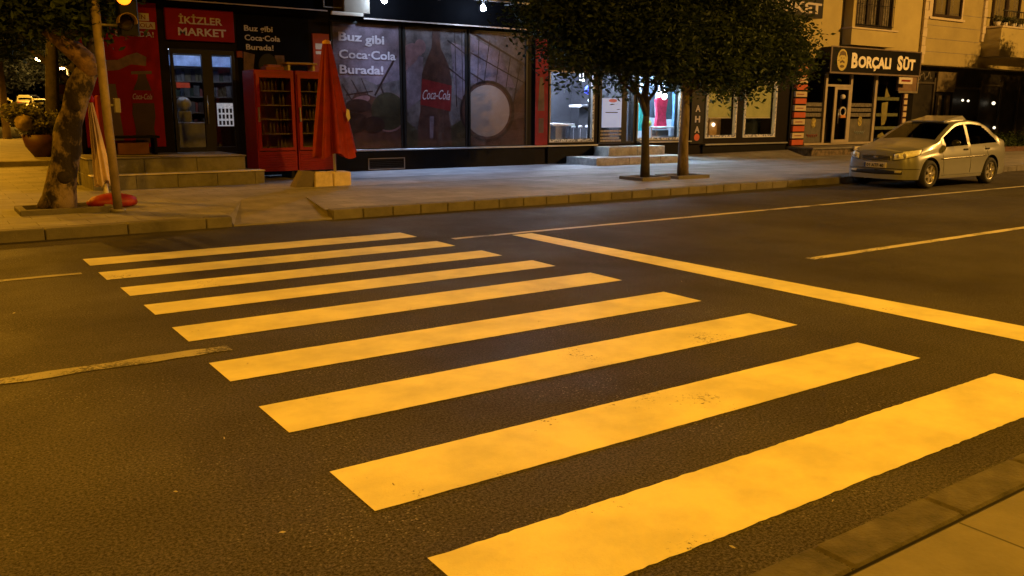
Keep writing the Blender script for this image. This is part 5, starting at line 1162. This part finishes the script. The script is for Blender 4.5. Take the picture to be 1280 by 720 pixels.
# columnar post and dark trunk at the left
tag(B().tube([(3.42, 44.6, .27), (3.45, 44.6, 3.6)], [.17, .13], 14).obj('concrete_post', mat('post_concrete', (.42, .32, .18), .8)), 'yellow lit concrete post at the left edge beyond the pavement', 'post')
bt = thing('background_tree', 'dark trunk tree beyond the pavement behind the peeling tree', 'tree', (3.5, 30, .27), 'trees in the background')
B().tube([(3.5, 30, .27), (3.58, 30, 1.4), (3.7, 30, 3.0), (3.8, 30, 4.2)], [.24, .20, .18, .12], 14).obj('trunk', mat('dark_bark', (.05, .04, .03)), bt)
B().tube(bend((4.15, 30, 2.4), (2.4, 30.2, 4.2), 4, .1, 1), [.12, .1, .08, .06, .03], 8).tube(bend((4.2, 30, 2.8), (5.6, 30.4, 4.6), 4, .1, 2), [.12, .1, .08, .06, .03], 8).obj('branch', MATS['dark_bark'], bt)
leaves('crown', [(2.4, 30.5, 5.2, 1.6, 1.5, 1.0, 2.2), (5.4, 30.5, 5.1, 1.8, 1.6, 1.2, 3), (3.6, 30.5, 6.3, 2.6, 1.8, 1.6, 4)], 7000, .13, M_LEAF, bt, 31)
bt = thing('background_tree', 'dark round tree over the distant cars', 'tree', (2.5, 52, .1), 'trees in the background')
B().tube([(2.2, 52, 0), (2.3, 52, 4)], [.25, .16], 10).obj('trunk', MATS['dark_bark'], bt)
leaves('crown', [(2.6, 52, 6.0, 2.6, 2.2, 2.0, 3), (6.0, 53, 7.2, 3, 2, 2.4, 3)], 5000, .2, M_LEAF, bt, 33)
bt = thing('background_tree', 'broad warmly lit tree behind the top of the side street', 'tree', (8, 104, 1.6), 'trees in the background')
B().tube([(8, 104, 1.5), (8.2, 104, 5.5)], [.3, .2], 10).obj('trunk', MATS['dark_bark'], bt)
leaves('crown', [(4.5, 104, 5.6, 2.4, 1.5, 1.6, 3), (8.5, 104, 5.0, 2.6, 1.5, 1.7, 3), (12.5, 105, 6.2, 2.6, 1.5, 2.2, 3), (6.5, 105, 8.6, 3.5, 1.6, 1.8, 3)], 9000, .2, M_LEAF2, bt, 35)  # pale leaf colour makes this far crown look caught by lamplight
# planter with pale shrub and red tub
pt = thing('red_tub_planter', 'pale shrub in a reddish tub beyond the peeling trunk', 'planter', (3.0, 28, .27))
B().lathe((2.95, 27.6, .27), [(0, 0), (.22, 0), (.42, .30), (.50, .62), (.46, .62), (.40, .5), (0, .5)], 24).obj('tub', mat('tub_red', (.055, .017, .010), .6, var=.3), pt)
leaves('foliage', [(2.85, 27.6, 1.25, .55, .45, .40, 2), (2.4, 27.6, 1.45, .3, .3, .25, 1)], 1500, .085, M_LEAF2, pt, 41)
tag(B().blob((2.52, 27.2, 1.22), .22, .12, .20, 18, .35, 4).obj('pale_bundle', mat('bundle_pale', (.20, .15, .09), .8, var=.6, scale=5)), 'pale rounded bundle resting in the shrub tub', 'bundle')
# far facade closing the side street
fb = thing('distant_building', 'dim distant apartment house at the top of the side street', 'building', (5, 135, 3.5))
B().box(-30, 32, 135, 147, 2.5, 22).obj('wall', mat('far_wall', (.10, .08, .06), .9), fb)
rr = random.Random(9)
for i in range(12):
    for k in range(4):
        x = -6+i*2.1; z = 6+k*3.1; B().box(x, x+1.1, 134.9, 134.99, z, z+1.5).obj('window', M_BLACK if rr.random() < .8 else mat('lit_window', (.5, .4, .2), .5, emit=(1, .5, .12), estr=.12), fb)
kio = thing('orange_kiosk', 'orange and cream striped kiosk far behind the trunk', 'kiosk', (9.3, 70, .8))
B().bbox(8.3, 9.9, 69, 71, .6, 2.6, .05).obj('body', M_CREAM, kio); B().bbox(8.2, 10.0, 68.8, 71.1, 2.62, 3.3, .05).obj('roof', mat('kiosk_orange', (.6, .2, .04), .6), kio); B().box(8.3, 9.9, 68.95, 68.99, 1.9, 2.1).obj('stripe', M_BLACK, kio)
